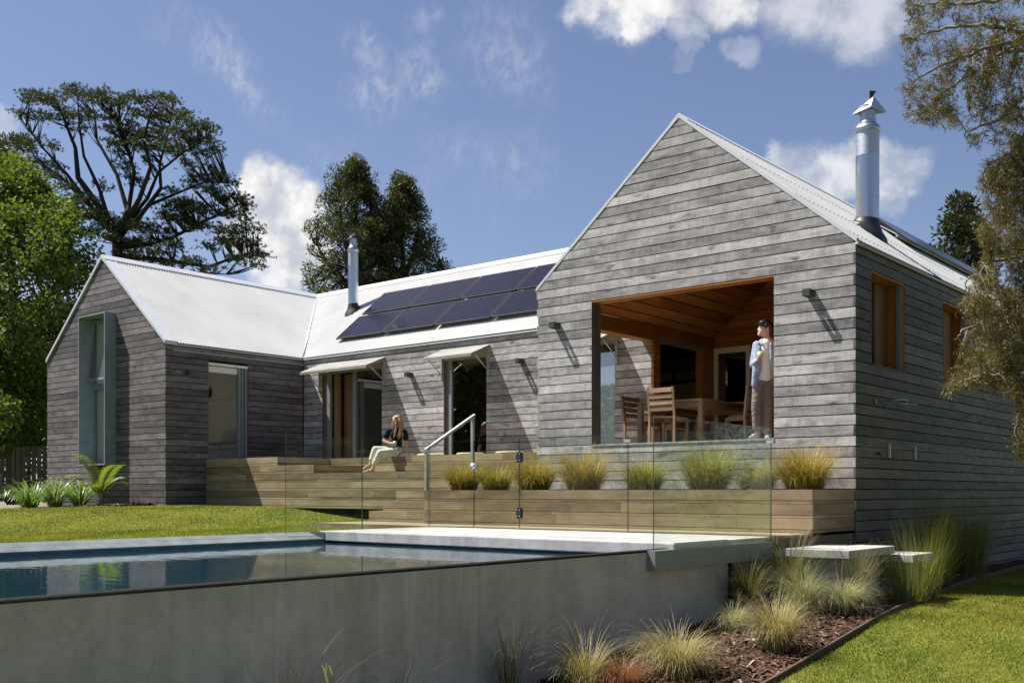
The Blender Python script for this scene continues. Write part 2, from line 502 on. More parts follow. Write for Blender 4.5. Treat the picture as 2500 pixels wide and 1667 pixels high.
lawn_mat()
# people
plain('skin_light', (.56, .33, .235), .5, .4, var=.05)
plain('hair_black', (.012, .010, .010), .35, .5, var=.3, scale=30)
plain('lens_black', (.006, .006, .006), .15, .5)


def cloth(name, col, wr=9.0, strength=.5, stripes=None):
    k = Nodes(name, .85, .15)
    o = k.coord('Object', (1, 1, 1.0))
    a = k.noise(o, wr, 4, .55)
    c = k.ramp(a, [(.3, tuple(x * .86 for x in col)), (.7, col)])
    if stripes:
        wv = k.n('ShaderNodeTexWave', wave_type='BANDS', bands_direction='X', Scale=60.0); k.link(o, wv.inputs['Vector'])
        c = k.mix(k.math('MULTIPLY', wv.outputs['Fac'], .35), c, stripes)
    k.color(c)
    k.bump(k.noise(k.coord('Object', (1, 1, 2.2)), wr * .8, 3, .5), strength, .03)
    M[name] = k.m


cloth('white_tee', (.78, .78, .77)); cloth('blue_shirt', (.30, .335, .46), 9, .35); cloth('linen_trousers', (.185, .158, .135), 12, .7)
cloth('black_blouse', (.012, .012, .014), 10, .5); cloth('cream_trousers', (.56, .54, .47), 10, .5); cloth('sandal', (.38, .28, .18), 20, .2); cloth('slippers', (.42, .38, .31), 20, .2)


def hair_mat():
    k = Nodes('hair_blonde', .45, .4)
    v = k.noise(k.coord('Object', (30, 30, 2.5)), 3.0, 5, .6)
    k.color(k.ramp(v, [(.3, (.14, .08, .04)), (.6, (.34, .22, .11)), (.8, (.5, .36, .2))]))
    k.bump(v, .6, .01)
    M['hair_blonde'] = k.m
    k = Nodes('mug_glaze', .3, .5)
    v = k.noise(k.coord('Object'), 25, 4); k.color(k.ramp(v, [(.3, (.42, .42, .22)), (.7, (.55, .54, .31))]))
    M['mug_glaze'] = k.m


hair_mat()


# ------------------------------------------------------------------ builders
def link(o, parent=None, mat=None, **props):
    COL.objects.link(o)
    if parent is not None: o.parent = parent
    if mat is not None:
        for mm in (mat if isinstance(mat, (list, tuple)) else [mat]): o.data.materials.append(M[mm])
    for k_, v in props.items(): o[k_] = v
    return o


def thing(name, label, cat, group=None, loc=(0, 0, 0), rz=0.0):
    o = bpy.data.objects.new(name, None)
    o.empty_display_size = .2
    COL.objects.link(o)
    o.location = loc; o.rotation_euler = (0, 0, rz)
    o['label'] = label; o['category'] = cat
    if group: o['group'] = group
    return o


def tag(o, label, cat, group=None):
    o['label'] = label; o['category'] = cat
    if group: o['group'] = group
    return o


def part(name, parent):
    """an Empty that is a part and holds sub-parts"""
    o = bpy.data.objects.new(name, None); COL.objects.link(o); o.parent = parent; o.empty_display_size = .1
    return o


class MB:
    def __init__(s): s.v = []; s.f = []; s.uv = []; s.mi = []; s.sm = []

    def add(s, vs, fs, uvs=None, mi=0, smooth=False):
        b = len(s.v); s.v += [tuple(v) for v in vs]
        for i, fc in enumerate(fs):
            s.f.append([b + j for j in fc])
            s.uv.append([uvs[j] for j in fc] if uvs else [(0, 0)] * len(fc)); s.mi.append(mi); s.sm.append(smooth)

    def box(s, x0, x1, y0, y1, z0, z1, mi=0, along=None):
        if x0 > x1: x0, x1 = x1, x0
        if y0 > y1: y0, y1 = y1, y0
        if z0 > z1: z0, z1 = z1, z0
        vs = [(x0, y0, z0), (x1, y0, z0), (x1, y1, z0), (x0, y1, z0), (x0, y0, z1), (x1, y0, z1), (x1, y1, z1), (x0, y1, z1)]
        fs = [(0, 3, 2, 1), (4, 5, 6, 7), (0, 1, 5, 4), (1, 2, 6, 5), (2, 3, 7, 6), (3, 0, 4, 7)]
        d = (x1 - x0, y1 - y0, z1 - z0)
        al = along if along is not None else int(np.argmax(d))
        b = len(s.v); s.v += vs
        ax = [(0, 1), (0, 1), (0, 2), (1, 2), (0, 2), (1, 2)]
        for fc, a in zip(fs, ax):
            s.f.append([b + j for j in fc])
            if al in a: u = al; w = a[0] if a[1] == al else a[1]
            else: u, w = a
            s.uv.append([(vs[j][u], vs[j][w]) for j in fc]); s.mi.append(mi); s.sm.append(False)

    def prism(s, poly, axis, d0, d1, mi=0):
        """poly [(u, z)] extruded along the other horizontal axis; axis 'x' means u is x and it is extruded along y"""
        n = len(poly)
        def P(u, z, d): return (u, d, z) if axis == 'x' else (d, u, z)
        vs = [P(u, z, d0) for u, z in poly] + [P(u, z, d1) for u, z in poly]
        uv = [(u, z) for u, z in poly] * 2
        area = sum(poly[i][0] * poly[(i + 1) % n][1] - poly[(i + 1) % n][0] * poly[i][1] for i in range(n))
        flip = (area > 0) == (axis == 'x') if d0 < d1 else (area > 0) != (axis == 'x')
        front = list(range(n)); back = list(range(2 * n - 1, n - 1, -1))
        sides = [(i, i + n, (i + 1) % n + n, (i + 1) % n) for i in range(n)]
        fs = [front, back] + sides
        if not flip: fs = [list(reversed(fc)) for fc in fs]
        s.add(vs, fs, uv, mi)

    def tube(s, pts, rad, sides=8, mi=0, cap=True, smooth=True):
        pts = [Vector(p) for p in pts]
        if not hasattr(rad, '__len__'): rad = [rad] * len(pts)
        ring = []
        up = Vector((0, 0, 1))
        for i, p in enumerate(pts):
            t = (pts[min(i + 1, len(pts) - 1)] - pts[max(i - 1, 0)]).normalized()
            a = t.cross(up if abs(t.z) < .95 else Vector((1, 0, 0))).normalized(); b_ = t.cross(a)
            ring.append([p + (a * math.cos(2 * math.pi * k_ / sides) + b_ * math.sin(2 * math.pi * k_ / sides)) * rad[i] for k_ in range(sides)])
        vs = [v for r in ring for v in r]; uv = [(k_ / sides, i * .3) for i in range(len(pts)) for k_ in range(sides)]
        fs = [(i * sides + k_, i * sides + (k_ + 1) % sides, (i + 1) * sides + (k_ + 1) % sides, (i + 1) * sides + k_) for i in range(len(pts) - 1) for k_ in range(sides)]
        if cap: fs += [tuple(range(sides - 1, -1, -1)), tuple((len(pts) - 1) * sides + k_ for k_ in range(sides))]
        s.add(vs, fs, uv, mi, smooth)

    def lathe(s, prof, n=24, c=(0, 0), mi=0, smooth=True):
        vs = [(c[0] + r * math.cos(2 * math.pi * k_ / n), c[1] + r * math.sin(2 * math.pi * k_ / n), z) for r, z in prof for k_ in range(n)]
        uv = [(k_ / n * 4, z * 4) for r, z in prof for k_ in range(n)]
        fs = [(i * n + k_, i * n + (k_ + 1) % n, (i + 1) * n + (k_ + 1) % n, (i + 1) * n + k_) for i in range(len(prof) - 1) for k_ in range(n)]
        s.add(vs, fs, uv, mi, smooth)

    def quad(s, a, b, c, d, mi=0):
        s.add([a, b, c, d], [(0, 1, 2, 3)], [(0, 0), (1, 0), (1, 1), (0, 1)], mi)

    def mesh(s, name):
        me = bpy.data.meshes.new(name)
        me.from_pydata(s.v, [], s.f)
        ul = me.uv_layers.new(name='UVMap')
        flat = [c for fc in s.uv for u in fc for c in u]
        ul.data.foreach_set('uv', flat)
        me.polygons.foreach_set('material_index', s.mi); me.polygons.foreach_set('use_smooth', s.sm)
        me.update()
        return me

    def build(s, name, parent=None, mat=None, centre=True, **props):
        """one mesh object; its origin sits at the base centre of the shape so that it is where the thing is"""
        off = Vector((0, 0, 0))
        if centre and s.v:
            a = np.array(s.v); lo = a.min(0); hi = a.max(0)
            off = Vector(((lo[0] + hi[0]) / 2, (lo[1] + hi[1]) / 2, lo[2]))
            s.v = [(x - off.x, y - off.y, z - off.z) for x, y, z in s.v]
        o = bpy.data.objects.new(name, s.mesh(name))
        o.location = off
        return link(o, parent, mat, **props)


def bx(name, parent, mat, *a, along=None, **props):
    b = MB(); b.box(*a, along=along)
    return b.build(name, parent, mat, **props)


def copy_tree(o, parent=None):
    c = o.copy(); COL.objects.link(c)
    if parent is not None: c.parent = parent
    for ch in list(o.children): copy_tree(ch, c)
    return c


def np_mesh(name, V, F4, tint=None, mat=None, parent=None, smooth=False, **props):
    """V (n,3), F4 (m,4) or (m,3); one face attribute 'tint'"""
    me = bpy.data.meshes.new(name)
    V = np.asarray(V, np.float32); F4 = np.asarray(F4, np.int32)
    k_ = F4.shape[1]
    me.vertices.add(len(V)); me.vertices.foreach_set('co', V.ravel())
    me.loops.add(F4.size); me.loops.foreach_set('vertex_index', F4.ravel())
    me.polygons.add(len(F4)); me.polygons.foreach_set('loop_start', np.arange(len(F4), dtype=np.int32) * k_)
    me.polygons.foreach_set('loop_total', np.full(len(F4), k_, np.int32))
    if smooth: me.polygons.foreach_set('use_smooth', np.ones(len(F4), bool))
    if tint is not None:
        at = me.attributes.new('tint', 'FLOAT', 'FACE'); at.data.foreach_set('value', np.asarray(tint, np.float32))
    me.update(calc_edges=True)
    o = bpy.data.objects.new(name, me)
    return link(o, parent, mat, **props)

# ================================================================== SETTING: ground
EAVE, RIDGE = 3.54, 5.91
HALF = 2.845
SL = (RIDGE - EAVE) / HALF


def z_low(y): return -1.40 if y > -3 else max(-1.40 + .085 * (y + 3), -1.95)


def z_up(x, y):
    t = min(1, max(0, (-9.4 - x) / 4.6)); t = t * t * (3 - 2 * t)
    return -.615 + .30 * t - max(0, -16.6 - x) * .03 - max(0, -1.0 - y) * .012 * t


def z_ground(x, y):
    if x >= -.3: return z_low(y)
    if x <= -6.0: return z_up(x, y)
    return -1.62


def build_ground():
    xs = sorted(set([-400, -200, -100, -70, -50, -40, -32] + list(np.arange(-28, -6.3, .4).round(3)) + [-6.2, -6.0, -5.95] + [-4.5, -3, -1.5, -.32, -.28]
                    + list(np.arange(0, 9, .4).round(3)) + [10, 12, 15, 20, 30, 50, 90, 160, 300, 500]))
    ys = sorted(set([-400, -200, -100, -60, -40, -30, -24, -20, -17, -15, -13.2] + list(np.arange(-13, 4, .4).round(3)) + [-4.6] + [5, 7, 10, 14, 20, 30, 45, 70, 120, 220, 420, 700]))
    V = []; idx = {}
    for i, x in enumerate(xs):
        for j, y in enumerate(ys):
            z = z_ground(x, y)
            near = -26 < x < 8 and -13 < y < 4
            if near and not (-6.3 < x < 0): z += .012 * math.sin(x * 1.7 + y * .9) * math.cos(y * 1.3 - x * .6)
            idx[i, j] = len(V); V.append((x, y, z))
    Fs = []
    for i in range(len(xs) - 1):
        for j in range(len(ys) - 1):
            cx, cy = (xs[i] + xs[i + 1]) / 2, (ys[j] + ys[j + 1]) / 2
            if -5.96 < cx < -.31 and -13.1 < cy < -4.59: continue      # the pool is dug here
            Fs.append((idx[i, j], idx[i + 1, j], idx[i + 1, j + 1], idx[i, j + 1]))
    o = np_mesh('ground', V, Fs, mat='lawn_ground', smooth=True, kind='structure', label='lawn around the house falling from the upper level to the lower level')
    return o


ground = build_ground()

# bed of bark mulch along the pool wall and the side of the house
EDGE = [(1.9, -12.5), (1.74, -8.5), (1.65, -5.91), (1.46, -3.22), (1.22, -1.64), (.93, .8), (.66, 3.0), (.45, 7.0), (.4, 14)]


def edge_x(y):
    for (x0, y0), (x1, y1) in zip(EDGE, EDGE[1:]):
        if y0 <= y <= y1: return x0 + (x1 - x0) * (y - y0) / (y1 - y0)
    return EDGE[0][0] if y < EDGE[0][1] else EDGE[-1][0]


def build_bed():
    ys = np.arange(-12.5, 14.01, .25); V = []; Fs = []
    for i, y in enumerate(ys):
        xr = edge_x(y); xl = -.155 if y < -3.3 else -.11
        for k_ in range(7):
            t = k_ / 6; x = xl + (xr - xl) * t
            V.append((x, y, z_low(y) + .02 + .045 * math.sin(math.pi * t) + .015 * math.sin(x * 9 + y * 4)))
    for i in range(len(ys) - 1):
        for k_ in range(6):
            a = i * 7 + k_; Fs.append((a, a + 1, a + 8, a + 7))
    np_mesh('mulch_bed', V, Fs, mat='mulch_ground', smooth=True, kind='structure', label='dark bark mulch bed beside the pool wall')
    # the same under the lilies by the far gable
    V = []; Fs = []
    xs = np.arange(-27, -16.2, .4)
    for x in xs:
        for k_ in range(5):
            t = k_ / 4; w = 1.15 + .25 * math.sin(x * .8) + max(0, (-19.5 - x)) * .35
            if x > -17.4: w *= max(.12, (-16.2 - x) / 1.2)
            y = -.70 - w * t
            V.append((x, y, z_up(x, y) + .02 + .05 * math.sin(math.pi * t)))
    for i in range(len(xs) - 1):
        for k_ in range(4):
            a = i * 5 + k_; Fs.append((a, a + 1, a + 6, a + 5))
    np_mesh('mulch_bed', V, Fs, mat='mulch_ground', smooth=True, kind='structure', label='mulch bed with lilies below the far gable')


build_bed()


def chips(n, sampler, name, label):
    V = []; Fs = []; T = []
    for _ in range(n):
        x, y, z = sampler()
        l = random.uniform(.015, .06); w = random.uniform(.006, .02); h = random.uniform(.003, .009)
        a = random.uniform(0, math.pi * 2); t = random.gauss(0, .35)
        ca, sa = math.cos(a), math.sin(a)
        b = len(V)
        for dx, dy, dz in ((-l, -w, 0), (l, -w * random.uniform(.4, 1), 0), (l, w, 0), (-l, w * random.uniform(.4, 1), 0), (-l * .9, -w * .7, h), (l * .9, -w * .6, h), (l * .8, w * .7, h), (-l * .8, w * .6, h)):
            V.append((x + dx * ca - dy * sa, y + dx * sa + dy * ca, z + dz + dx * t + .008))
        for fc in ((4, 5, 6, 7), (0, 1, 5, 4), (1, 2, 6, 5), (2, 3, 7, 6), (3, 0, 4, 7)): Fs.append([b + q for q in fc]); T.append(min(1, max(0, random.gauss(.45, .26))))
    np_mesh(name, V, Fs, T, mat='bark_chip', kind='stuff', label=label)


def s_bed():
    y = -9.5 + (random.random() ** 1.3) * 14
    xr = edge_x(y); xl = -.12
    t = random.random(); x = xl + (xr - xl - .04) * t
    return x, y, z_low(y) + .02 + .045 * math.sin(math.pi * t) + .012


def s_bed2():
    x = random.uniform(-24, -16.6); w = 1.1 * random.random(); y = -.72 - w
    return x, y, z_up(x, y) + .05


chips(9000, s_bed, 'bark_mulch', 'brown bark chips spread over the bed by the pool wall')
chips(1800, s_bed2, 'bark_mulch', 'brown bark chips below the far gable')

b = MB()
for (x0, y0), (x1, y1) in zip(EDGE, EDGE[1:]):
    n = Vector((y1 - y0, x0 - x1)).normalized() * .014
    for (z0f, z1f) in ((-.06, .06),):
        za, zb = z_low(y0), z_low(y1)
        v = [(x0 - n.x, y0 - n.y, za + z0f), (x1 - n.x, y1 - n.y, zb + z0f), (x1 + n.x, y1 + n.y, zb + z0f), (x0 + n.x, y0 + n.y, za + z0f),
             (x0 - n.x, y0 - n.y, za + z1f), (x1 - n.x, y1 - n.y, zb + z1f), (x1 + n.x, y1 + n.y, zb + z1f), (x0 + n.x, y0 + n.y, za + z1f)]
        b.add(v, [(3, 2, 1, 0), (4, 5, 6, 7), (0, 1, 5, 4), (1, 2, 6, 5), (2, 3, 7, 6), (3, 0, 4, 7)])
tag(b.build('bed_edging', None, 'rusty_steel'), 'thin brown metal edging between the lawn and the mulch bed', 'edging')

# ================================================================== the house
house = thing('house', 'grey timber clad house with three gabled wings and white corrugated roofs', 'house')


def row_z(k_): return .05 + .15 * k_


def clad(parent, axis, face, inward, k0, k1, span, openings, mat, depth=.028, name='board', interlock=(False, False), parity=0):
    """span(z) -> (u0, u1). One mesh per board. openings [(u0, u1, z0, z1)]"""
    for k_ in range(k0, k1):
        z0, z1 = row_z(k_) + .0075, row_z(k_ + 1) - .0075
        zm = (z0 + z1) / 2
        a0, a1 = span(z0); b0, b1 = span(z1)
        if a1 - a0 < .06: continue
        if b1 < b0:   # the topmost board ends in the ridge point
            z1 = EAVE + SL * HALF - .02; b0 = b1 = (a0 + a1) / 2
        odd = (k_ + parity) % 2
        if interlock[0]:
            if odd: a0 += .03; b0 += .03
        if interlock[1]:
            if odd: a1 -= .03; b1 -= .03
        cuts = sorted([(o[0], o[1]) for o in openings if o[2] < zm < o[3]])
        segs = []; cur = None
        left = (a0, b0)
        for c0, c1 in cuts:
            segs.append((left, (c0, c0))); left = (c1, c1)
        segs.append((left, (a1, b1)))
        dd = depth + random.uniform(-.0025, .0025)
        for (l0, l1), (r0, r1) in segs:
            if r0 - l0 < .03: continue
            poly = [(l0, z0), (r0, z0)]
            if z0 < EAVE < z1 and abs(r0 - r1) > .02: poly.append((r0, EAVE))
            poly.append((r1, z1))
            if abs(r1 - l1) > .004: poly.append((l1, z1))
            if z0 < EAVE < z1 and abs(l0 - l1) > .02: poly.append((l0, EAVE))
            b_ = MB(); b_.prism(poly, axis, face - inward * (dd - depth), face + inward * depth)
            b_.build(name, parent, mat)


def gable_span(xl, xr, inset=.0):
    def f(z):
        if z <= EAVE: return xl, xr
        d = (z - EAVE) / SL + inset
        return xl + d, xr - d
    return f


# ---- right wing, covered porch in its front
XR0, XR1, YR = -5.69, 0.0, 0.0
OPEN = (-4.52, -1.23, .8, 3.2)
SIDE_WIN = [(.58, 1.94, 1.85, 3.2), (3.73, 5.1, 1.85, 3.2)]
gw = part('gable_wall', house)
clad(gw, 'x', 0.0, 1, -2, 40, gable_span(XR0, XR1, .015), [OPEN], 'cladding_silver', interlock=(True, True))
b = MB()
b.box(XR0 + .03, OPEN[0], .03, .23, -1.4, EAVE - .1); b.box(OPEN[1], XR1 - .03, .03, .23, -1.4, EAVE - .1)
b.box(OPEN[0], OPEN[1], .03, .23, -1.4, OPEN[2] - .02); b.box(OPEN[0], OPEN[1], .03, .23, OPEN[3] + .02, EAVE - .1)
b.prism([(XR0 + .06, EAVE - .1), (XR1 - .06, EAVE - .1), ((XR0 + XR1) / 2, RIDGE - .12)], 'x', .03, .23)
b.build('wall_core', gw, 'dark_core')
bx('jamb', gw, 'reveal_timber', OPEN[0] - .02, OPEN[0] + .004, .002, .26, OPEN[2], OPEN[3])
bx('jamb', gw, 'lining_timber', OPEN[1] - .004, OPEN[1] + .02, .03, .26, OPEN[2], OPEN[3])
bx('head', gw, 'lining_timber', OPEN[0] + .004, OPEN[1] - .004, .004, .26, OPEN[3] - .022, OPEN[3] - .002)
bx('sill', gw, 'cladding_silver', OPEN[0] - .002, OPEN[1] + .002, -.012, .26, OPEN[2] - .025, OPEN[2] + .002)

sw = part('side_wall', house)
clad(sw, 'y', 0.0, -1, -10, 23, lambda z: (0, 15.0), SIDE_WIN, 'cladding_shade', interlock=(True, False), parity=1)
b = MB()
for y0, y1 in ((.23, .58), (1.94, 3.73), (5.1, 15.0)): b.box(-.23, -.03, y0, y1, -1.6, EAVE - .1)
for y0, y1, z0, z1 in SIDE_WIN: b.box(-.23, -.03, y0, y1, -1.6, z0 - .02); b.box(-.23, -.03, y0, y1, z1 + .02, EAVE - .1)
b.build('wall_core', sw, 'dark_core')
for i, (y0, y1, z0, z1) in enumerate(SIDE_WIN):
    w = part('side_window', house)
    bx('head', w, 'lining_timber', -.26, -.006, y0 + .004, y1 - .004, z1 - .022, z1 - .002)
    bx('jamb', w, 'lining_timber', -.26, -.006, y1 - .025, y1 - .002, z0, z1 - .024)
    bx('jamb', w, 'reveal_timber', -.26, -.006, y0 + .002, y0 + .025, z0, z1 - .024)
    bx('sill', w, 'cladding_dark', -.26, .012, y0, y1, z0 - .02, z0 + .003)
    bx('shutter', w, 'interior_brown', -.30, -.27, y1 - .62, y1 - .03, z0 + .02, z1 - .03)
    bx('shutter_frame', w, 'reveal_timber', -.262, -.235, y1 - .62, y1 - .56, z0 + .02, z1 - .03)
    bx('sash_edge', w, 'window_frame', -.10, -.03, y1 - .085, y1 - .03, z0 + .003, z1 - .024)

# porch inside
porch = part('porch_lining', house)
YB = 5.84
XI0, XI1, ZI = XR0 + .23, XR1 - .27, 3.30


def ceil_z(x): return ZI + SL * (x - XI0) if x < -HALF else ZI + SL * (XI1 + .04 - x)


for side in (0, 1):     # sloping ceiling, boards run front to back
    n = 15
    for i in range(n):
        if side == 0: xa = XI0 + (-HALF - XI0) * i / n; xb = XI0 + (-HALF - XI0) * (i + 1) / n - .022
        else: xa = XI1 + (-HALF - XI1) * i / n; xb = XI1 + (-HALF - XI1) * (i + 1) / n + .022
        za = ZI + SL * abs(xa - (XI0 if side == 0 else XI1)); zb = ZI + SL * abs(xb - (XI0 if side == 0 else XI1))
        b = MB(); b.prism([(xa, za), (xb, zb), (xb, zb + .025), (xa, za + .025)], 'x', .27, YB)
        for fi in range(len(b.uv)): b.uv[fi] = [(b.v[j][1], b.v[j][0]) for j in b.f[fi]]
        b.build('ceiling_board', porch, 'lining_timber')
for k_ in range(5, 36):  # back wall
    z0, z1 = row_z(k_) + .006, row_z(k_ + 1) - .006
    x0 = XI0 + max(0, (z1 - ZI) / SL); x1 = XI1 - max(0, (z1 - ZI) / SL)
    xa = XI0 + max(0, (z0 - ZI) / SL); xb = XI1 - max(0, (z0 - ZI) / SL)
    if z1 < 3.12: x0 = xa = -4.56
    if x1 - x0 < .1: break
    b = MB(); b.prism([(xa, z0), (xb, z0), (x1, z1), (x0, z1)], 'x', YB, YB + .03); b.build('lining_board', porch, 'lining_timber')
bx('back_wall_core', porch, 'dark_core', -4.56, XI1, YB + .03, YB + .2, .7, 3.1)
b = MB(); b.prism([(XI0 - .2, 3.1), (XI1 + .2, 3.1), (XI1 + .2, 3.4), (-HALF, 5.72), (XI0 - .2, 3.4)], 'x', YB + .03, YB + .2); b.build('back_wall_core', porch, 'dark_core')
bx('lintel', porch, 'lining_timber', XR0 + .005, XI0 + .03, .26, 3.62, 3.0, 3.29, along=1)
for k_ in range(5, 20):  # the bit of wall between the side opening and the sliding doors
    b = MB(); b.box(XI0, XI0 + .03, 3.36, 3.62, row_z(k_) + .006, min(3.0, row_z(k_ + 1) - .006), along=1); b.build('lining_board', porch, 'lining_timber')
bx('wall_end', porch, 'dark_core', XR0 + .02, XI0 - .002, 3.40, 3.60, .8, 3.0)
bx('door_head', porch, 'window_frame', XI0 - .12, XI0 + .02, 3.63, 5.32, 3.0, 3.09, along=1)
bx('lining_panel', porch, 'lining_timber', XI0 - .15, XI0 + .028, 3.62, YB, 3.095, 3.36, along=1)
bx('lining_panel', porch, 'lining_timber', XI0 - .15, XI0 + .028, 5.32, YB, .8, 3.09, along=1)
for y0, y1, z0, z1 in ((.27, .58, .8, 3.32), (1.94, 3.73, .8, 3.32), (5.1, YB, .8, 3.32)):
    bx('side_lining', porch, 'lining_timber', -.272, -.236, y0, y1, z0, z1, along=1)
for y0, y1, z0, z1 in SIDE_WIN: bx('side_lining', porch, 'lining_timber', -.272, -.236, y0, y1, .8, z0 - .02, along=1); bx('side_lining', porch, 'lining_timber', -.272, -.236, y0, y1, z1 + .02, 3.32, along=1)
bx('porch_floor', porch, 'floor_timber', XR0 + .03, XR1 - .03, .262, YB, .60, .80)
gd = part('glass_door', house)
for a in ((-5.44, -5.34, .80, 3.09), (-4.68, -4.58, .80, 3.09), (-5.34, -4.68, .80, .98), (-5.34, -4.68, 2.97, 3.09)):
    bx('door_frame', gd, 'white_paint', a[0], a[1], YB - .06, YB, a[2], a[3])
bx('pane', gd, 'window_glass', -5.34, -4.68, YB - .034, YB - .026, .98, 2.97)
bx('door_handle', gd, 'black_metal', -4.645, -4.615, YB - .10, YB - .061, 1.8, 1.95)


# ---- roofs
def corrugated(name, parent, u0, u1, P, nrm, vmin, vmax=lambda u: 1.0, pitch=.0762, amp=.0125, sub=10):
    n = int((u1 - u0) / pitch * sub)
    V = []; Fs = []; prev = None
    nrm = Vector(nrm).normalized()
    for i in range(n + 1):
        u = u0 + (u1 - u0) * i / n
        h = amp * (2 * abs(math.cos(math.pi * (u - u0) / pitch)) ** .9 - 1)      # round crests, tight valleys
        a, b_ = vmin(u), vmax(u)
        if b_ - a < .002: prev = None; continue
        k_ = len(V)
        for v in (a, b_): V.append(Vector(P(u, v)) + nrm * (h + .012))
        if prev is not None: Fs.append((prev, k_, k_ + 1, prev + 1))
        prev = k_
    o = np_mesh(name, V, Fs, mat='corrugated_steel', parent=parent, smooth=True)
    return o


def rake(parent, xl, xr, y0, y1, d0=-.005, d1=.055, wide=None, right_only=False, name='barge_flashing'):
    """white metal capping along the two slopes of a gable"""
    xm = (xl + xr) / 2
    for sgn, xe in ((-1, xl), (1, xr)):
        xe2 = xe + sgn * .02
        za, zb = EAVE - SL * .02, RIDGE
        poly = [(xe2, za + d0 - .03), (xm, zb + d0 - .03), (xm, zb + d1), (xe2, za + d1)]
        b_ = MB(); b_.prism(poly, 'x', y0, y1); b_.build(name, parent, 'roof_flashing')


def ridge_cap(parent, p0, p1, across, name='ridge_cap'):
    p0, p1 = Vector(p0), Vector(p1); a = Vector(across).normalized()
    b_ = MB(); w = .16
    dn = Vector((0, 0, -w * SL)); up = Vector((0, 0, .045))
    v = [p0 - a * w + dn + up, p0 + up, p0 + a * w + dn + up, p1 - a * w + dn + up, p1 + up, p1 + a * w + dn + up]
    lo = [q - Vector((0, 0, .02)) for q in v]
    b_.add([tuple(q) for q in v + lo], [(0, 1, 4, 3), (1, 2, 5, 4), (7, 6, 9, 10), (8, 7, 10, 11), (6, 0, 3, 9), (2, 8, 11, 5), (0, 6, 7, 1), (1, 7, 8, 2), (4, 10, 9, 3), (5, 11, 10, 4)])
    return b_.build(name, parent, 'roof_flashing')


def roof_core(parent, xl, xr, y0, y1, axis='x'):
    xm = (xl + xr) / 2
    poly = [(xl - .01, EAVE - .06), (xm, RIDGE - .03), (xr + .01, EAVE - .06), (xr - .02, EAVE - .15), (xm, RIDGE - .16), (xl + .02, EAVE - .15)]
    b_ = MB(); b_.prism(poly, axis, y0, y1); b_.build('roof_core', parent, 'dark_core')


rr = part('roof', house)
roof_core(rr, XR0, XR1, .05, 15.0)
corrugated('roof_slope', rr, -.0, 15.05, lambda u, v: (XR1 + .035 - (HALF + .035) * v, u, EAVE - .03 + (RIDGE - EAVE + .03) * v), (SL, 0, 1), lambda u: 0)
corrugated('roof_slope', rr, -.0, 15.05, lambda u, v: (XR0 - .035 + (HALF + .035) * v, u, EAVE - .03 + (RIDGE - EAVE + .03) * v), (-SL, 0, 1), lambda u: 0)
rake(rr, XR0, XR1, -.006, .16, .004, .034)
ridge_cap(rr, (-HALF, .0, RIDGE + .005), (-HALF, 15.05, RIDGE + .005), (1, 0, 0))
bx('eave_flashing', rr, 'roof_flashing', .002, .045, -.02, 15.0, EAVE - .075, EAVE - .045)
# roofing screws on the visible slope
b = MB()
for v in (.06, .34, .64, .92):
    for i in range(48):
        y = .12 + i * .0762 * 2
        x = XR1 + .035 - (HALF + .035) * v; z = EAVE - .03 + (RIDGE - EAVE + .03) * v + .032
        b.box(x - .012, x + .012, y - .012, y + .012, z - .014, z + .012)
b.build('roofing_screws', rr, 'galvanised', kind='stuff')

# ---- far left wing
XL0, XL1, YL = -21.89, -16.2, -.70
XLM = (XL0 + XL1) / 2
BOX = (XLM - .63, XLM + .63, .68, 4.42)
DOOR_L = (.47, 1.62, .8, 3.15)
gl_ = part('far_gable_wall', house)
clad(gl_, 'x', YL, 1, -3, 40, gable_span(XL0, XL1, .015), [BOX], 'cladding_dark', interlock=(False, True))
b = MB()
b.box(XL0 + .03, BOX[0], YL + .03, YL + .2, -.8, EAVE - .1); b.box(BOX[1], XL1 - .03, YL + .03, YL + .2, -.8, EAVE - .1)
b.box(BOX[0], BOX[1], YL + .03, YL + .2, -.8, BOX[2]); b.box(BOX[0], BOX[1], YL + .03, YL + .2, BOX[3], RIDGE - .9)
b.prism([(XL0 + .06, EAVE - .1), (BOX[0], EAVE - .1), (BOX[0], EAVE - .1 + SL * (BOX[0] - XL0 - .06))], 'x', YL + .03, YL + .2)
b.prism([(BOX[1], EAVE - .1), (XL1 - .06, EAVE - .1), (BOX[1], EAVE - .1 + SL * (XL1 - .06 - BOX[1]))], 'x', YL + .03, YL + .2)
b.prism([(BOX[0], RIDGE - .9), (BOX[1], RIDGE - .9), (XLM, RIDGE - .15)], 'x', YL + .032, YL + .2)
b.build('wall_core', gl_, 'dark_core')
sl_ = part('far_side_wall', house)
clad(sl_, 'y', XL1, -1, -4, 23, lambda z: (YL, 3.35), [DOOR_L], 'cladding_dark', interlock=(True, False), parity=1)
b = MB()
for y0, y1, z0, z1 in ((YL + .2, DOOR_L[0], -.8, EAVE - .1), (DOOR_L[1], 3.6, -.8, EAVE - .1), (DOOR_L[0], DOOR_L[1], -.8, .8), (DOOR_L[0], DOOR_L[1], 3.15, EAVE - .1)): b.box(XL1 - .2, XL1 - .03, y0, y1, z0, z1)
b.build('wall_core', sl_, 'dark_core')
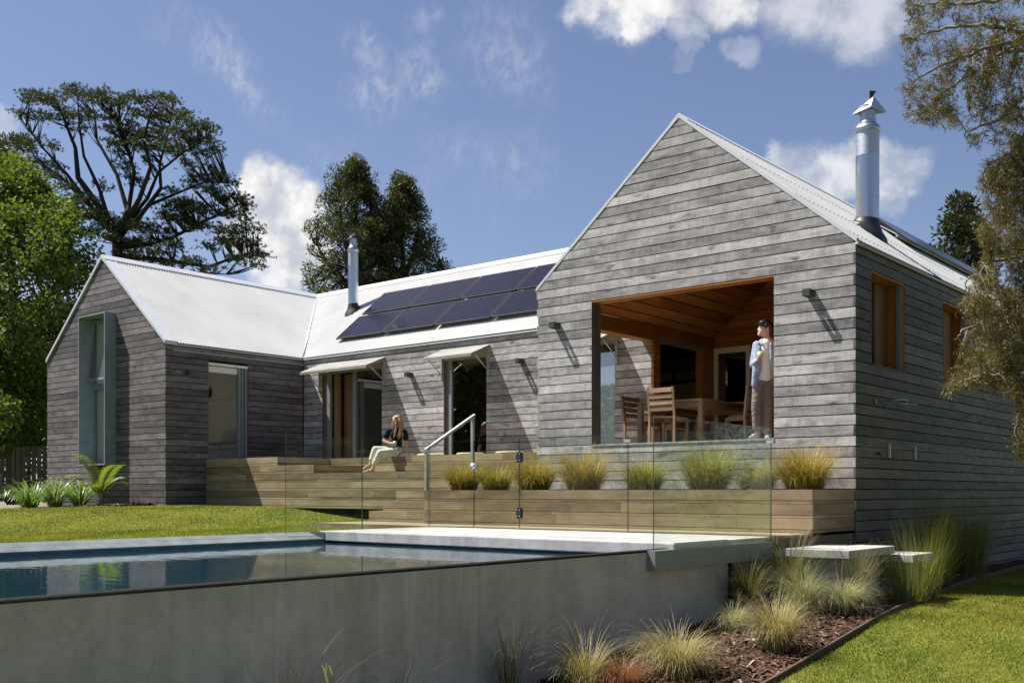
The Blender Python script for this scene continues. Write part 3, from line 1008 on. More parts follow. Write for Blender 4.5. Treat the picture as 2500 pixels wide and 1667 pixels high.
# tall projecting window box
wb = part('window_box', house)
PO = YL - .28
for a in ((BOX[0] - .012, BOX[0] + .012, BOX[2], BOX[3]), (BOX[1] - .012, BOX[1] + .012, BOX[2], BOX[3])): bx('box_side', wb, 'box_zinc', a[0], a[1], PO, YL + .25, a[2], a[3])
bx('box_top', wb, 'box_zinc', BOX[0] + .012, BOX[1] - .012, PO, YL + .25, BOX[3] - .025, BOX[3])
bx('box_bottom', wb, 'box_zinc', BOX[0] + .012, BOX[1] - .012, PO, YL + .25, BOX[2], BOX[2] + .025)
for a in ((BOX[0] - .016, BOX[0] + .02, BOX[2] - .004, BOX[3] + .004), (BOX[1] - .02, BOX[1] + .016, BOX[2] - .004, BOX[3] + .004), (BOX[0] + .02, BOX[1] - .02, BOX[3] - .03, BOX[3] + .004), (BOX[0] + .02, BOX[1] - .02, BOX[2] - .004, BOX[2] + .03)):
    bx('front_trim', wb, 'window_frame', a[0], a[1], PO - .014, PO - .001, a[2], a[3])
sx0, sx1 = BOX[0] + .0125, BOX[1] - .0125
wl = part('window', house)
for a in ((sx0, sx0 + .05, .71, 2.74), (sx1 - .05, sx1, .71, 2.74), (sx0 + .05, sx1 - .05, .71, .83), (sx0 + .05, sx1 - .05, 2.60, 2.74)): bx('window_frame', wl, 'window_frame', a[0], a[1], YL + .10, YL + .16, a[2], a[3])
bx('pane', wl, 'pale_glass', sx0 + .05, sx1 - .05, YL + .125, YL + .133, .83, 2.60)
ws = part('opening_sash', house)         # tilted out at the bottom
for nm, a, mt in (('sash_frame', (sx0, sx0 + .05, 0, 1.55), 'window_frame'), ('sash_frame', (sx1 - .05, sx1, 0, 1.55), 'window_frame'), ('sash_frame', (sx0 + .05, sx1 - .05, 0, .06), 'window_frame'), ('sash_frame', (sx0 + .05, sx1 - .05, 1.49, 1.55), 'window_frame')):
    o = bx(nm, ws, mt, a[0], a[1], -.02, .03, a[2], a[3])
bx('pane', ws, 'pale_glass', sx0 + .05, sx1 - .05, 0, .008, .06, 1.49)
ws.location = (0, YL + .12, 4.36); ws.rotation_euler = (math.radians(-6), 0, 0)
for c in ws.children: c.location.z -= 1.55
bx('room_blind', wl, 'room_white', sx0 + .02, sx1 - .02, YL + .175, YL + .185, .72, 4.3)

# room behind the side door of the far wing
rm = part('far_room', house)
bx('room_wall', rm, 'room_white', XL0 + .25, XL0 + .30, 1.3, 6.0, .8, 3.4)
b = MB(); b.prism([(XL0 + .3, .8), (XL1 - .2, .8), (XL1 - .2, 3.45), (XLM, 5.68), (XL0 + .3, 3.5)], 'x', 3.9, 3.95); b.build('room_wall', rm, 'room_white')
bx('room_wall', rm, 'room_white', XL0 + .3, BOX[0], YL + .2, YL + .25, .8, 3.5)
bx('room_wall', rm, 'room_white', BOX[1], XL1 - .2, YL + .2, YL + .25, .8, 3.5)
bx('room_floor', rm, 'room_white', XL0 + .25, XL1 - .03, YL + .2, 3.9, .6, .8)
for s_, xe in ((0, XL0), (1, XL1)):
    b = MB(); b.prism([(xe, EAVE - .22), (XLM, RIDGE - .23), (XLM, RIDGE - .2), (xe, EAVE - .19)], 'x', YL + .2, 3.9); b.build('room_ceiling', rm, 'room_white')
bx('picture_rail', rm, 'white_paint', XL0 + .3, XL0 + .35, YL + .3, 3.9, 2.62, 2.68)
bx('picture_rail', rm, 'white_paint', XL0 + .35, XL1 - .25, 3.84, 3.9, 2.62, 2.68)
sd = part('sliding_door', house)
for a in ((1.36, 1.42), (1.45, 1.50), (1.55, 1.62)): bx('door_frame', sd, 'window_frame', XL1 - .16, XL1 - .04, a[0], a[1], .8, 3.09)
bx('door_head', sd, 'white_paint', XL1 - .16, XL1 - .02, DOOR_L[0], DOOR_L[1], 3.09, 3.15)
bx('roller_blind', sd, 'white_paint', XL1 - .14, XL1 - .09, DOOR_L[0] + .01, 1.35, 2.93, 3.07)
bx('pane', sd, 'window_glass', XL1 - .10, XL1 - .094, 1.42, 1.45, .8, 3.09)

lr = part('far_roof', house)
roof_core(lr, XL0, XL1, YL + .05, 9.0)
corrugated('roof_slope', lr, YL + .30, 6.2, lambda u, v: (XL1 + .035 - (HALF + .035) * v, u, EAVE - .03 + (RIDGE - EAVE + .03) * v), (SL, 0, 1), lambda u: max(0, (u - 3.35) / HALF))
corrugated('roof_slope', lr, YL + .02, 9.0, lambda u, v: (XL0 - .035 + (HALF + .035) * v, u, EAVE - .03 + (RIDGE - EAVE + .03) * v), (-SL, 0, 1), lambda u: 0)
rake(lr, XL0, XL1, YL - .035, YL + .30, -.02, .032)
ridge_cap(lr, (XLM, YL - .03, RIDGE + .005), (XLM, 9.0, RIDGE + .005), (1, 0, 0))
bx('eave_flashing', lr, 'roof_flashing', XL1 + .002, XL1 + .035, YL, 3.3, EAVE - .075, EAVE - .045)

# ---- middle wing
YC = 3.35
D1 = (-15.44, -13.2, .8, 3.1); W2 = (-11.12, -9.8, .8, 3.1); W3 = (-7.75, -6.34, .8, 3.1)
cw = part('long_wall', house)
clad(cw, 'x', YC, 1, 5, 23, lambda z: (XL1 + .03, XR0 + .22), [D1, W2, W3], 'cladding_silver')
b = MB()
for x0, x1 in ((XL1 - .2, D1[0]), (D1[1], W2[0]), (W2[1], W3[0]), (W3[1], XR0 + .2)): b.box(x0, x1, YC + .03, YC + .2, .2, EAVE - .1)
for o_ in (D1, W2, W3): b.box(o_[0], o_[1], YC + .03, YC + .2, 3.1, EAVE - .1); b.box(o_[0], o_[1], YC + .03, YC + .2, .2, .8)
b.build('wall_core', cw, 'dark_core')


def glazing(o_, bars, panes, name):
    w = part(name, house)
    x0, x1, z0, z1 = o_
    for bi, (a, c) in enumerate(bars):
        m_ = a + (c - a) * .55 if bi == 0 else a
        if bi == 0: bx('frame_bar', w, 'reveal_timber', a, m_, YC + .05, YC + .13, z0, z1 - .06)
        bx('frame_bar', w, 'window_frame', m_, c, YC + .05, YC + .13, z0, z1 - .06)
    bx('frame_head', w, 'window_frame', x0, x1, YC + .04, YC + .14, z1 - .06, z1)
    for a, c in panes: bx('pane', w, 'window_glass', a, c, YC + .085, YC + .092, z0 + .02, z1 - .06)
    bx('jamb', w, 'reveal_timber', x0 - .001, x0 + .02, YC + .003, YC + .05, z0, z1 - .001)
    bx('jamb', w, 'lining_timber', x0 + .02, x0 + .16, YC + .14, YC + .18, z0, z1 - .06)
    return w


w = glazing(D1, [(-15.42, -15.20), (-14.32, -14.22)], [(-14.22, -13.2)], 'patio_door')
bx('timber_leaf', w, 'interior_brown', -15.16, -14.40, YC + .5, YC + .55, .8, 3.05)
bx('door_handle', w, 'black_metal', -14.56, -14.52, YC + .45, YC + .50, 1.85, 2.05)
bx('curtain', w, 'interior_brown', -15.2, -15.05, YC + .2, YC + .3, .8, 3.05)
glazing(W2, [(-11.1, -10.92)], [(-10.92, -9.8)], 'tall_window')
glazing(W3, [(-7.73, -7.55)], [(-7.55, -6.34)], 'tall_window')
rmc = part('living_room', house)
bx('room_floor', rmc, 'floor_timber', XL1 - .2, XI0 - .15, YC + .2, 9.0, .6, .8)
bx('room_wall', rmc, 'interior_brown', XL1 - .2, -12.4, 9.0, 9.05, .8, 3.4)
bx('room_wall', rmc, 'interior_brown', -10.2, XI0, 9.0, 9.05, .8, 3.4)
bx('room_wall', rmc, 'interior_brown', XL1 - .25, XL1 - .2, 3.96, 9.0, .8, 3.45)
bx('room_wall', rmc, 'interior_brown', -12.6, -12.5, 4.6, 7.8, .8, 4.4)
bx('room_wall', rmc, 'furniture_timber', -7.30, -6.45, 7.2, 7.3, .8, 2.55)

crf = part('long_roof', house)


def c_vmin(u): return max(0, (XL1 - u) / HALF, (u - XR0) / HALF)


corrugated('roof_slope', crf, XL1 - HALF, XR0 + HALF, lambda u, v: (u, YC - .035 + (HALF + .035) * v, EAVE - .03 + (RIDGE - EAVE + .03) * v), (0, -SL, 1), c_vmin)
corrugated('roof_slope', crf, XL1 - HALF, XR0 + HALF, lambda u, v: (u, YC + 2 * HALF + .035 - (HALF + .035) * v, EAVE - .03 + (RIDGE - EAVE + .03) * v), (0, SL, 1), c_vmin)
b = MB(); b.prism([(YC - .01, EAVE - .06), (YC + HALF, RIDGE - .03), (YC + 2 * HALF + .01, EAVE - .06), (YC + 2 * HALF - .02, EAVE - .15), (YC + HALF, RIDGE - .16), (YC + .02, EAVE - .15)], 'y', XL1 - .3, XR0 + .3)
b.build('roof_core', crf, 'dark_core')
ridge_cap(crf, (XLM, YC + HALF, RIDGE + .005), (-HALF, YC + HALF, RIDGE + .005), (0, 1, 0))
bx('eave_flashing', crf, 'roof_flashing', XL1 + .05, XR0 - .04, YC - .04, YC - .002, EAVE - .075, EAVE - .045)
# valley gutter strip
vs = Vector((XL1, YC, EAVE)); ve = Vector((XLM, YC + HALF, RIDGE))
b = MB(); b.tube([vs + Vector((.02, -.02, -.005)), ve], .045, 6); b.build('valley_flashing', crf, 'galvanised')

# ================================================================== timber terrace with steps
terrace = thing('timber_terrace', 'stepped hardwood terrace and stairs in front of the long wing', 'terrace')
H = .19
LEV = [.80 - H * i for i in range(8)]            # .80 .61 .42 .23 .04 -.15 -.34 -.53


def riser_x(x0, x1, y, ztop, splits=(), t=.035, mat='terrace_timber', par=None):
    """wide + narrow plank facing the pool, cut at the butt joints"""
    par = par or terrace
    xs = [x0] + [s_ for s_ in splits if x0 + .2 < s_ < x1 - .2] + [x1]
    for a, c in zip(xs, xs[1:]):
        bx('plank', par, mat, a + .0015, c - .0015, y, y + t, ztop - .135, ztop, along=0)
    xs2 = [x0] + [s_ + .45 for s_ in splits if x0 + .2 < s_ + .45 < x1 - .2] + [x1]
    for a, c in zip(xs2, xs2[1:]):
        bx('plank', par, mat, a + .0015, c - .0015, y + .003, y + t, ztop - .184, ztop - .141, along=0)


def riser_y(x, y0, y1, ztop, t=.035, mat='terrace_timber', par=None):
    par = par or terrace
    bx('plank', par, mat, x - t, x, y0, y1, ztop - .135, ztop, along=1)
    bx('plank', par, mat, x - t, x - .003, y0 + .001, y1, ztop - .184, ztop - .141, along=1)


def tread(x0, x1, y0, y1, z, w=.14, mat='terrace_timber'):
    n = max(1, round((y1 - y0) / w))
    for i in range(n):
        a = y0 + (y1 - y0) * i / n
        bx('plank', terrace, mat, x0, x1, a + .0025, a + (y1 - y0) / n - .0025, z - .033, z - .001, along=0)


YF = .40
xw = XL1 + .002
riser_x(xw, -13.45, YF, LEV[0], (-14.9,))
riser_x(xw, -12.2, YF, LEV[1], (-14.1,))
riser_x(xw, XR0 - .002, YF, LEV[2], (-14.6, -12.55, -9.6, -7.6))
riser_x(xw, -8.9, YF, LEV[3], (-13.4, -11.0))
riser_x(xw, -8.9, YF, LEV[4], (-14.9, -12.4, -10.3))
riser_x(xw, -8.9, YF, LEV[5], (-13.0, -10.7))
riser_y(-13.45, YF + .036, 1.9, LEV[0])
riser_y(-12.2, YF + .036, 1.9, LEV[1])
riser_x(-13.45, XR0 - .002, 1.9, LEV[0], (-10.7, -8.1))
riser_x(-12.2, XR0 - .002, 1.9, LEV[1], (-11.2, -8.9, -7.0))
tread(xw, XR0 - .002, 1.9 + .036, YC - .003, LEV[0])
tread(xw, -13.45 - .036, YF + .036, 1.9 + .034, LEV[0])
tread(-13.45, -12.2 - .036, YF + .036, 1.899, LEV[1])
tread(-12.2, XR0 - .002, YF + .036, 1.899, LEV[2])
STEP_Y = [.05, -.30, -.65, -1.0]
for i, y in enumerate(STEP_Y):
    xr = XR0 - .002 if i == 0 else -7.1
    riser_x(-8.9, xr, y, LEV[3 + i], (-7.9,) if i % 2 else ())
    tread(-8.9, xr, y + .036, (YF if i == 0 else STEP_Y[i - 1]) - .001, LEV[3 + i], .17)
tread(-8.85, XR1 - .012, -2.40 + .036, -1.392, LEV[7], .14)
tread(-8.85, -7.1, -1.391, -1.001, LEV[7], .14)
bx('plank', terrace, 'terrace_timber', -8.85, -4.6, -2.40, -2.365, LEV[7] - .10, LEV[7], along=0)
bx('plank', terrace, 'terrace_timber', -4.597, XR1 - .012, -2.40, -2.365, LEV[7] - .10, LEV[7], along=0)
bx('plank', terrace, 'reveal_timber', XR1 - .047, XR1 - .012, -2.364, -.03, LEV[7] - .175, LEV[7] - .036, along=1)
for i in range(5):   # boards closing the space under the deck, beside the pool wall
    bx('plank', terrace, 'reveal_timber', -.125, -.09, -3.37, -.03, -.735 - .15 * i - .142, -.735 - .15 * i, along=1)
b = MB()
b.box(xw, -13.5, YF + .04, YC - .01, -.5, LEV[0] - .036); b.box(-13.5, XR0 - .01, 1.94, YC - .01, -.5, LEV[0] - .036)
b.box(-13.5, -12.25, YF + .04, 1.94, -.5, LEV[1] - .036); b.box(-12.25, XR0 - .01, YF + .04, 1.94, -.5, LEV[2] - .036)
for i, y in enumerate(STEP_Y): b.box(-8.89, XR0 - .01 if i == 0 else -7.11, y + .04, YF + .04 if i == 0 else STEP_Y[i - 1] + .04, -.8, LEV[3 + i] - .036)
b.box(-8.83, -.13, -2.36, -1.0, -.9, LEV[7] - .037)
b.build('core', terrace, 'dark_core')

planter = thing('timber_planter', 'long hardwood planter box full of grasses below the porch opening', 'planter')
PX0, PX1, PY = -7.07, -.012, -1.39
zt = .04
for wide in (0, 1, 2):
    z1 = zt - .19 * wide
    sp = [(-4.9, -1.9), (-6.1, -3.0, -2.62), (-4.2, -1.1)][wide]
    xs = [PX0] + list(sp) + [PX1]
    for a, c in zip(xs, xs[1:]): bx('plank', planter, 'planter_timber', a + .0015, c - .0015, PY, PY + .04, z1 - .142, z1, along=0)
    for a, c in ((PX0, -3.6 - wide * .7), (-3.6 - wide * .7, PX1 - .04)): bx('plank', planter, 'planter_timber', a + .0015, c - .0015, PY + .003, PY + .04, z1 - .186, z1 - .147, along=0)
    bx('plank', planter, 'planter_timber', PX1 - .04, PX1 - .001, PY + .041, -.005, z1 - .142, z1, along=1)
    bx('plank', planter, 'planter_timber', PX1 - .04, PX1 - .003, PY + .003, -.005, z1 - .186, z1 - .147, along=1)
    bx('plank', planter, 'planter_timber', PX0, PX0 + .04, PY + .041, -.005, z1 - .142, z1, along=1)
bx('soil', planter, 'soil', PX0 + .041, PX1 - .041, PY + .041, -.004, -.5, -.015)

# ================================================================== handrail
hr = thing('handrail', 'galvanised steel handrail beside the terrace steps', 'handrail')
b = MB(); b.box(-7.155, -7.105, -1.30, -1.25, LEV[6] - .05, .705); b.build('post', hr, 'galvanised')
b = MB(); b.box(-7.155, -7.105, -.10, -.05, LEV[4] - .1, 1.375); b.build('post', hr, 'galvanised')
b = MB(); b.prism([(-1.31, .705), (-.03, 1.385), (-.03, 1.435), (-1.31, .755)], 'y', -7.16, -7.10); b.build('rail', hr, 'galvanised')

# ================================================================== concrete deck, pool
b = MB(); b.box(-5.9, -.10, -4.68, -2.403, -.675, -.54); b.box(-5.6, -.3, -4.45, -2.5, -1.9, -.677)
deck = b.build('concrete_deck', None, 'deck_concrete', kind='structure', label='pale concrete slab between the pool and the timber terrace')
bev = deck.modifiers.new('bevel', 'BEVEL'); bev.width = .012; bev.segments = 2

pool = thing('swimming_pool', 'raised swimming pool with a rendered concrete wall and ribbed tile coping', 'pool')
b = MB(); b.box(-.28, -.16, -13.2, -3.38, -2.4, -.605); b.box(-.6, -.28, -13.2, -12.9, -2.4, -.605)
b.build('wall', pool, 'pool_render')
b = MB(); b.box(-5.78, -.28, -13.0, -4.45, -2.1, -2.0)
b.build('floor', pool, 'pool_lining')
b = MB(); b.box(-5.9, -5.782, -13.0, -4.45, -2.1, -.67); b.box(-.30, -.281, -13.0, -4.45, -2.1, -.607); b.box(-5.78, -.28, -4.46, -4.451, -2.0, -.678); b.box(-5.78, -.3, -13.2, -13.0, -2.0, -.62)
b.build('tiled_sides', pool, 'pool_tile_dark')
# small ribs: dark finger tiles along the near edge, blue-grey ones on the sloping far coping
V = []; Fs = []
n = int(9.6 / .013)
for i in range(n):
    y = -13.1 + i * .013
    q = len(V)
    for (x, z) in ((-.156, -.618), (-.156, -.600), (-.178, -.593), (-.29, -.598)):
        V += [(x, y + .0015, z), (x, y + .0105, z)]
    for k_ in range(3): Fs.append((q + 2 * k_, q + 2 * k_ + 1, q + 2 * k_ + 3, q + 2 * k_ + 2))
    for e in (0, 1): Fs.append((q + e, q + 2 + e, q + 4 + e, q + 6 + e))
np_mesh('edge_tile', V, Fs, mat='edge_tile_black', parent=pool, kind='stuff')
V = []; Fs = []
n = int(8.3 / .026)
for i in range(n):
    y = -13.0 + i * .026
    for (xa, za, xb, zb) in ((-6.10, -.565, -5.945, -.606), (-5.94, -.607, -5.776, -.652)):
        q = len(V)
        for (x, z) in ((xa, za), (xb, zb)):
            V += [(x, y + .001, z - .012), (x, y + .004, z + .004), (x, y + .013, z + .008), (x, y + .022, z + .004), (x, y + .0255, z - .012)]
        for k_ in range(4): Fs.append((q + k_, q + 5 + k_, q + 6 + k_, q + 1 + k_))
np_mesh('coping_tile', V, Fs, mat='pool_tile', parent=pool, kind='stuff', smooth=True)
b = MB(); b.prism([(-6.11, -.75), (-5.78, -.75), (-5.78, -.665), (-6.11, -.578)], 'x', -13.0, -4.69); b.build('coping_base', pool, 'edge_tile_black')
V = []; Fs = []
for i in range(n):
    y = -13.0 + i * .026
    q = len(V)
    for z in (-.66, -.80): V += [(-5.779, y + .001, z), (-5.770, y + .007, z), (-5.770, y + .019, z), (-5.779, y + .025, z)]
    for k_ in range(3): Fs.append((q + k_, q + 1 + k_, q + 5 + k_, q + 4 + k_))
np_mesh('waterline_tile', V, Fs, mat='pool_tile_dark', parent=pool, kind='stuff')
b = MB(); b.box(-6.1, -5.78, -4.69, -4.683, -.72, -.56); b.build('coping_end', pool, 'pool_tile')
b = MB(); b.lathe([(0, -1.97), (.14, -1.97), (.15, -1.985), (.15, -2.0)], 20, (-3.1, -9.3)); b.build('pool_disc', pool, 'white_paint')  # flat white disc lying on the pool floor
wv_ = []
b = MB(); b.quad((-5.79, -13.0, -.700), (-.285, -13.0, -.700), (-.285, -4.44, -.700), (-5.79, -4.44, -.700))
b.build('pool_water', None, 'pool_water', kind='structure', label='dark blue pool water mirroring the house')

ch = thing('steel_channel', 'grey metal channel clamped along the pool wall holding the end glass panel', 'channel')
b = MB(); b.prism([(-.158, -.60), (-.10, -.60), (-.10, -.602), (-.06, -.602), (-.06, -.805), (-.158, -.805)], 'x', -5.12, -2.41); b.build('channel_body', ch, 'channel_metal')
bx('upstand', ch, 'step_concrete', -.155, -.105, -4.66, -3.5, -.598, -.535, along=1)

# ---- stepping slabs beside the house
for i, (x0, x1, y0, y1, zt_, lab) in enumerate(((-.085, .87, -2.36, -.88, -.68, 'upper concrete step slab beside the planter corner'), (.33, 1.10, -.872, -.12, -.79, 'lower concrete step slab half hidden by the rushes'))):
    st = thing('concrete_step', lab, 'step', 'concrete step slabs beside the house', ((x0 + x1) / 2, (y0 + y1) / 2, z_low(0)))
    b = MB(); b.box(x0 - st.location.x, x1 - st.location.x, y0 - st.location.y, y1 - st.location.y, zt_ - .10 - st.location.z, zt_ - st.location.z)
    o = b.build('slab', st, 'step_concrete'); bv = o.modifiers.new('bevel', 'BEVEL'); bv.width = .006
    b = MB(); b.box(x0 + .16 - st.location.x, x1 - .14 - st.location.x, y0 + .16 - st.location.y, y1 - .16 - st.location.y, -.15, zt_ - .101 - st.location.z)
    b.build('pier', st, 'step_concrete')

# ================================================================== frameless glass fence
FT, FB = .79, -.60


def gpane(parent, axis, c, u0, u1, z0, z1, t=.012, name='glass_panel'):
    b_ = MB()
    if axis == 'x': b_.box(u0, u1, c - t / 2, c + t / 2, z0, z1)
    else: b_.box(c - t / 2, c + t / 2, u0, u1, z0, z1)
    big = (2, 4) if axis == 'x' else (3, 5)
    b_.mi = [0 if i in big else 1 for i in range(6)]
    return b_.build(name, parent, ['fence_glass', 'glass_edge'])


fen = thing('glass_fence', 'frameless clear glass pool fence around the concrete deck', 'fence')
YFN = -2.425
gpane(fen, 'y', -5.93, -5.25, -3.85, FB + .02, FT); gpane(fen, 'y', -5.93, -3.84, -2.44, FB + .02, FT)
gpane(fen, 'x', YFN, -5.92, -4.99, -.535, FT)
gpane(fen, 'x', YFN, -4.08, -2.19, -.535, FT); gpane(fen, 'x', YFN, -2.175, -.10, -.535, FT)
gpane(fen, 'y', -.085, -5.11, -2.43, FB, FT)
for x, z in ((-2.182, .70), (-.095, .62)):
    bx('clamp', fen, 'galvanised', x - .045, x + .045, YFN - .022, YFN + .022, z - .02, z + .02)
gate = thing('glass_gate', 'glass pool gate with two black hinges and a round latch', 'gate')
gpane(gate, 'x', YFN, -4.975, -4.095, -.51, FT, name='glass_panel')
for z in (.52, -.30):
    b = MB(); xh = -4.087
    prof = [(xh - .045, z - .055), (xh - .02, z - .08), (xh + .02, z - .08), (xh + .045, z - .055), (xh + .045, z + .055), (xh + .02, z + .08), (xh - .02, z + .08), (xh - .045, z + .055)]
    b.prism(prof, 'x', YFN - .03, YFN + .03)
    h_ = b.build('hinge', gate, 'black_metal')
    b = MB()
    for dx in (-.028, .028):
        for dz in (-.045, .045): b.box(xh + dx - .008, xh + dx + .008, YFN - .036, YFN - .0305, z + dz - .008, z + dz + .008)
    o = b.build('screw', h_, 'galvanised'); o.location -= h_.location
b = MB(); b.tube([(-4.985, YFN - .05, .40), (-4.985, YFN + .05, .40)], .045, 12)
b.build('latch', gate, 'galvanised')
bx('latch_plate', gate, 'galvanised', -5.05, -4.92, YFN - .02, YFN + .02, .365, .435)

# ================================================================== things fixed to the house
LIGHTS = [('x', -5.23, 0.0, 2.85, 'black wall light near the sloping corner of the porch gable'), ('x', -.65, 0.0, 2.85, 'black wall light high on the porch gable beyond the standing man'),
          ('x', -12.18, YC, 2.80, 'black wall light on the long wall above the seated woman'), ('x', -8.77, YC, 2.85, 'black wall light on the long wall close to the porch gable'),
          ('y', -.14, XL1, 2.83, 'black wall light on the shaded side wall beside the room door')]
for ax, u, f0, z, lab in LIGHTS:
    t_ = thing('wall_light', lab, 'wall light', 'black wall lights', (u, f0, z) if ax == 'x' else (f0, u, z), 0 if ax == 'x' else math.radians(90))
    b = MB()   # square sleeve open above and below
    p0, p1 = -.19, -.001
    b.box(-.055, .055, -.085, p1, -.05, .05)
    b.box(-.055, .055, p0, p0 + .012, -.05, .05); b.box(-.055, -.043, p0 + .012, -.085, -.05, .05); b.box(.043, .055, p0 + .012, -.085, -.05, .05)
    b.build('lamp_body', t_, 'charcoal_metal')
    bx('wall_plate', t_, 'charcoal_metal', -.05, .05, -.0009, .002, -.045, .045)

AWN = [(-15.56, -13.08, 'slatted grey awning above the patio door'), (-11.18, -9.70, 'slatted grey awning above the tall window behind the handrail'), (-7.8, -6.26, 'slatted grey awning seen through the porch opening')]
for x0, x1, lab in AWN:
    aw = thing('window_awning', lab, 'awning', 'slatted window awnings', ((x0 + x1) / 2, YC, 3.27))
    cx = (x0 + x1) / 2; p = .62; dr = .25; n = 6
    for i in range(n):
        ya = -p * i / n - .004; yb = -p * (i + 1) / n + .003
        za, zb = -dr * i / n, -dr * (i + 1) / n
        b = MB(); b.prism([(ya, za + .012), (yb, zb + .012), (yb, zb + .034), (ya, za + .034)], 'y', x0 - cx, x1 - cx)
        for fi in range(len(b.uv)): b.uv[fi] = [(b.v[j][0], b.v[j][1]) for j in b.f[fi]]
        b.build('slat', aw, 'awning_timber')
    for xe in (x0 - cx + .02, x1 - cx - .05, -.015):
        b = MB(); b.prism([(-.002, -.005), (-p + .01, -dr + .0), (-p + .01, -dr - .03), (-.002, -.045)], 'y', xe, xe + .03); b.build('rafter', aw, 'awning_timber')
    for xe in (x0 - cx + .0, x1 - cx - .035):
        bx('bracket', aw, 'galvanised', xe, xe + .04, -.045, -.001, -.66, -.046)
        b = MB(); b.tube([(xe + .02, -.03, -.55), (xe + .02, -p + .12, -dr + .02)], .012, 6); b.build('stay', aw, 'galvanised')
    bx('front_batten', aw, 'awning_timber', x0 - cx, x1 - cx, -p - .012, -p + .012, -dr - .035, -dr + .008)

# solar panels
def solar_panel(lab, grp, o, ex, ey, wdt, hgt):
    """o: lower corner; ex along the eave, ey up the slope"""
    t_ = thing('solar_panel', lab, 'solar panel', grp, o)
    ex, ey = Vector(ex).normalized(), Vector(ey).normalized(); nz = ex.cross(ey).normalized()
    if nz.z < 0: nz = -nz
    def quadbox(b_, u0, u1, v0, v1, h0, h1):
        pts = [ex * u + ey * v + nz * h for h in (h0, h1) for u, v in ((u0, v0), (u1, v0), (u1, v1), (u0, v1))]
        uv = [(u, v) for _ in (0, 1) for u, v in ((u0, v0), (u1, v0), (u1, v1), (u0, v1))]
        b_.add([tuple(q) for q in pts], [(3, 2, 1, 0), (4, 5, 6, 7), (0, 1, 5, 4), (1, 2, 6, 5), (2, 3, 7, 6), (3, 0, 4, 7)], uv)
    b_ = MB(); quadbox(b_, .012, wdt - .012, .012, hgt - .012, .0, .037); b_.build('cell_sheet', t_, 'solar_cell', centre=False)
    b_ = MB()
    quadbox(b_, 0, wdt, 0, .012, 0, .04); quadbox(b_, 0, wdt, hgt - .012, hgt, 0, .04); quadbox(b_, 0, .012, .012, hgt - .012, 0, .04); quadbox(b_, wdt - .012, wdt, .012, hgt - .012, 0, .04)
    b_.build('panel_frame', t_, 'black_metal', centre=False)
    b_ = MB()
    quadbox(b_, .0, wdt + .02, .2, .24, -.05, -.002); quadbox(b_, .0, wdt + .02, hgt - .26, hgt - .22, -.05, -.002)
    b_.build('mounting_rail', t_, 'galvanised', centre=False)
    return t_


ordn = ['next to the flue', 'second from the flue', 'third from the flue', 'beside the porch gable']
for r_, y0, nm in ((0, 3.72, 'lower'), (1, 4.62, 'upper')):
    for i in range(4):
        x0 = -15.31 + 1.78 * i
        solar_panel('dark solar panel in the %s row of the long roof, %s' % (nm, ordn[i]), 'solar panels on the long roof', (x0, y0, EAVE + SL * (y0 - YC) + .12), (1, 0, 0), (0, 1, SL), 1.725, 1.055)
for i in range(4):
    solar_panel('dark solar panel on the porch wing roof, %s from the gable' % ['first', 'second', 'third', 'fourth'][i], 'solar panels on the porch wing roof', (-1.40, 6.0 + 1.78 * i, RIDGE - SL * (HALF - 1.40) + .13), (0, 1, 0), (-1, 0, SL), 1.745, 1.055)


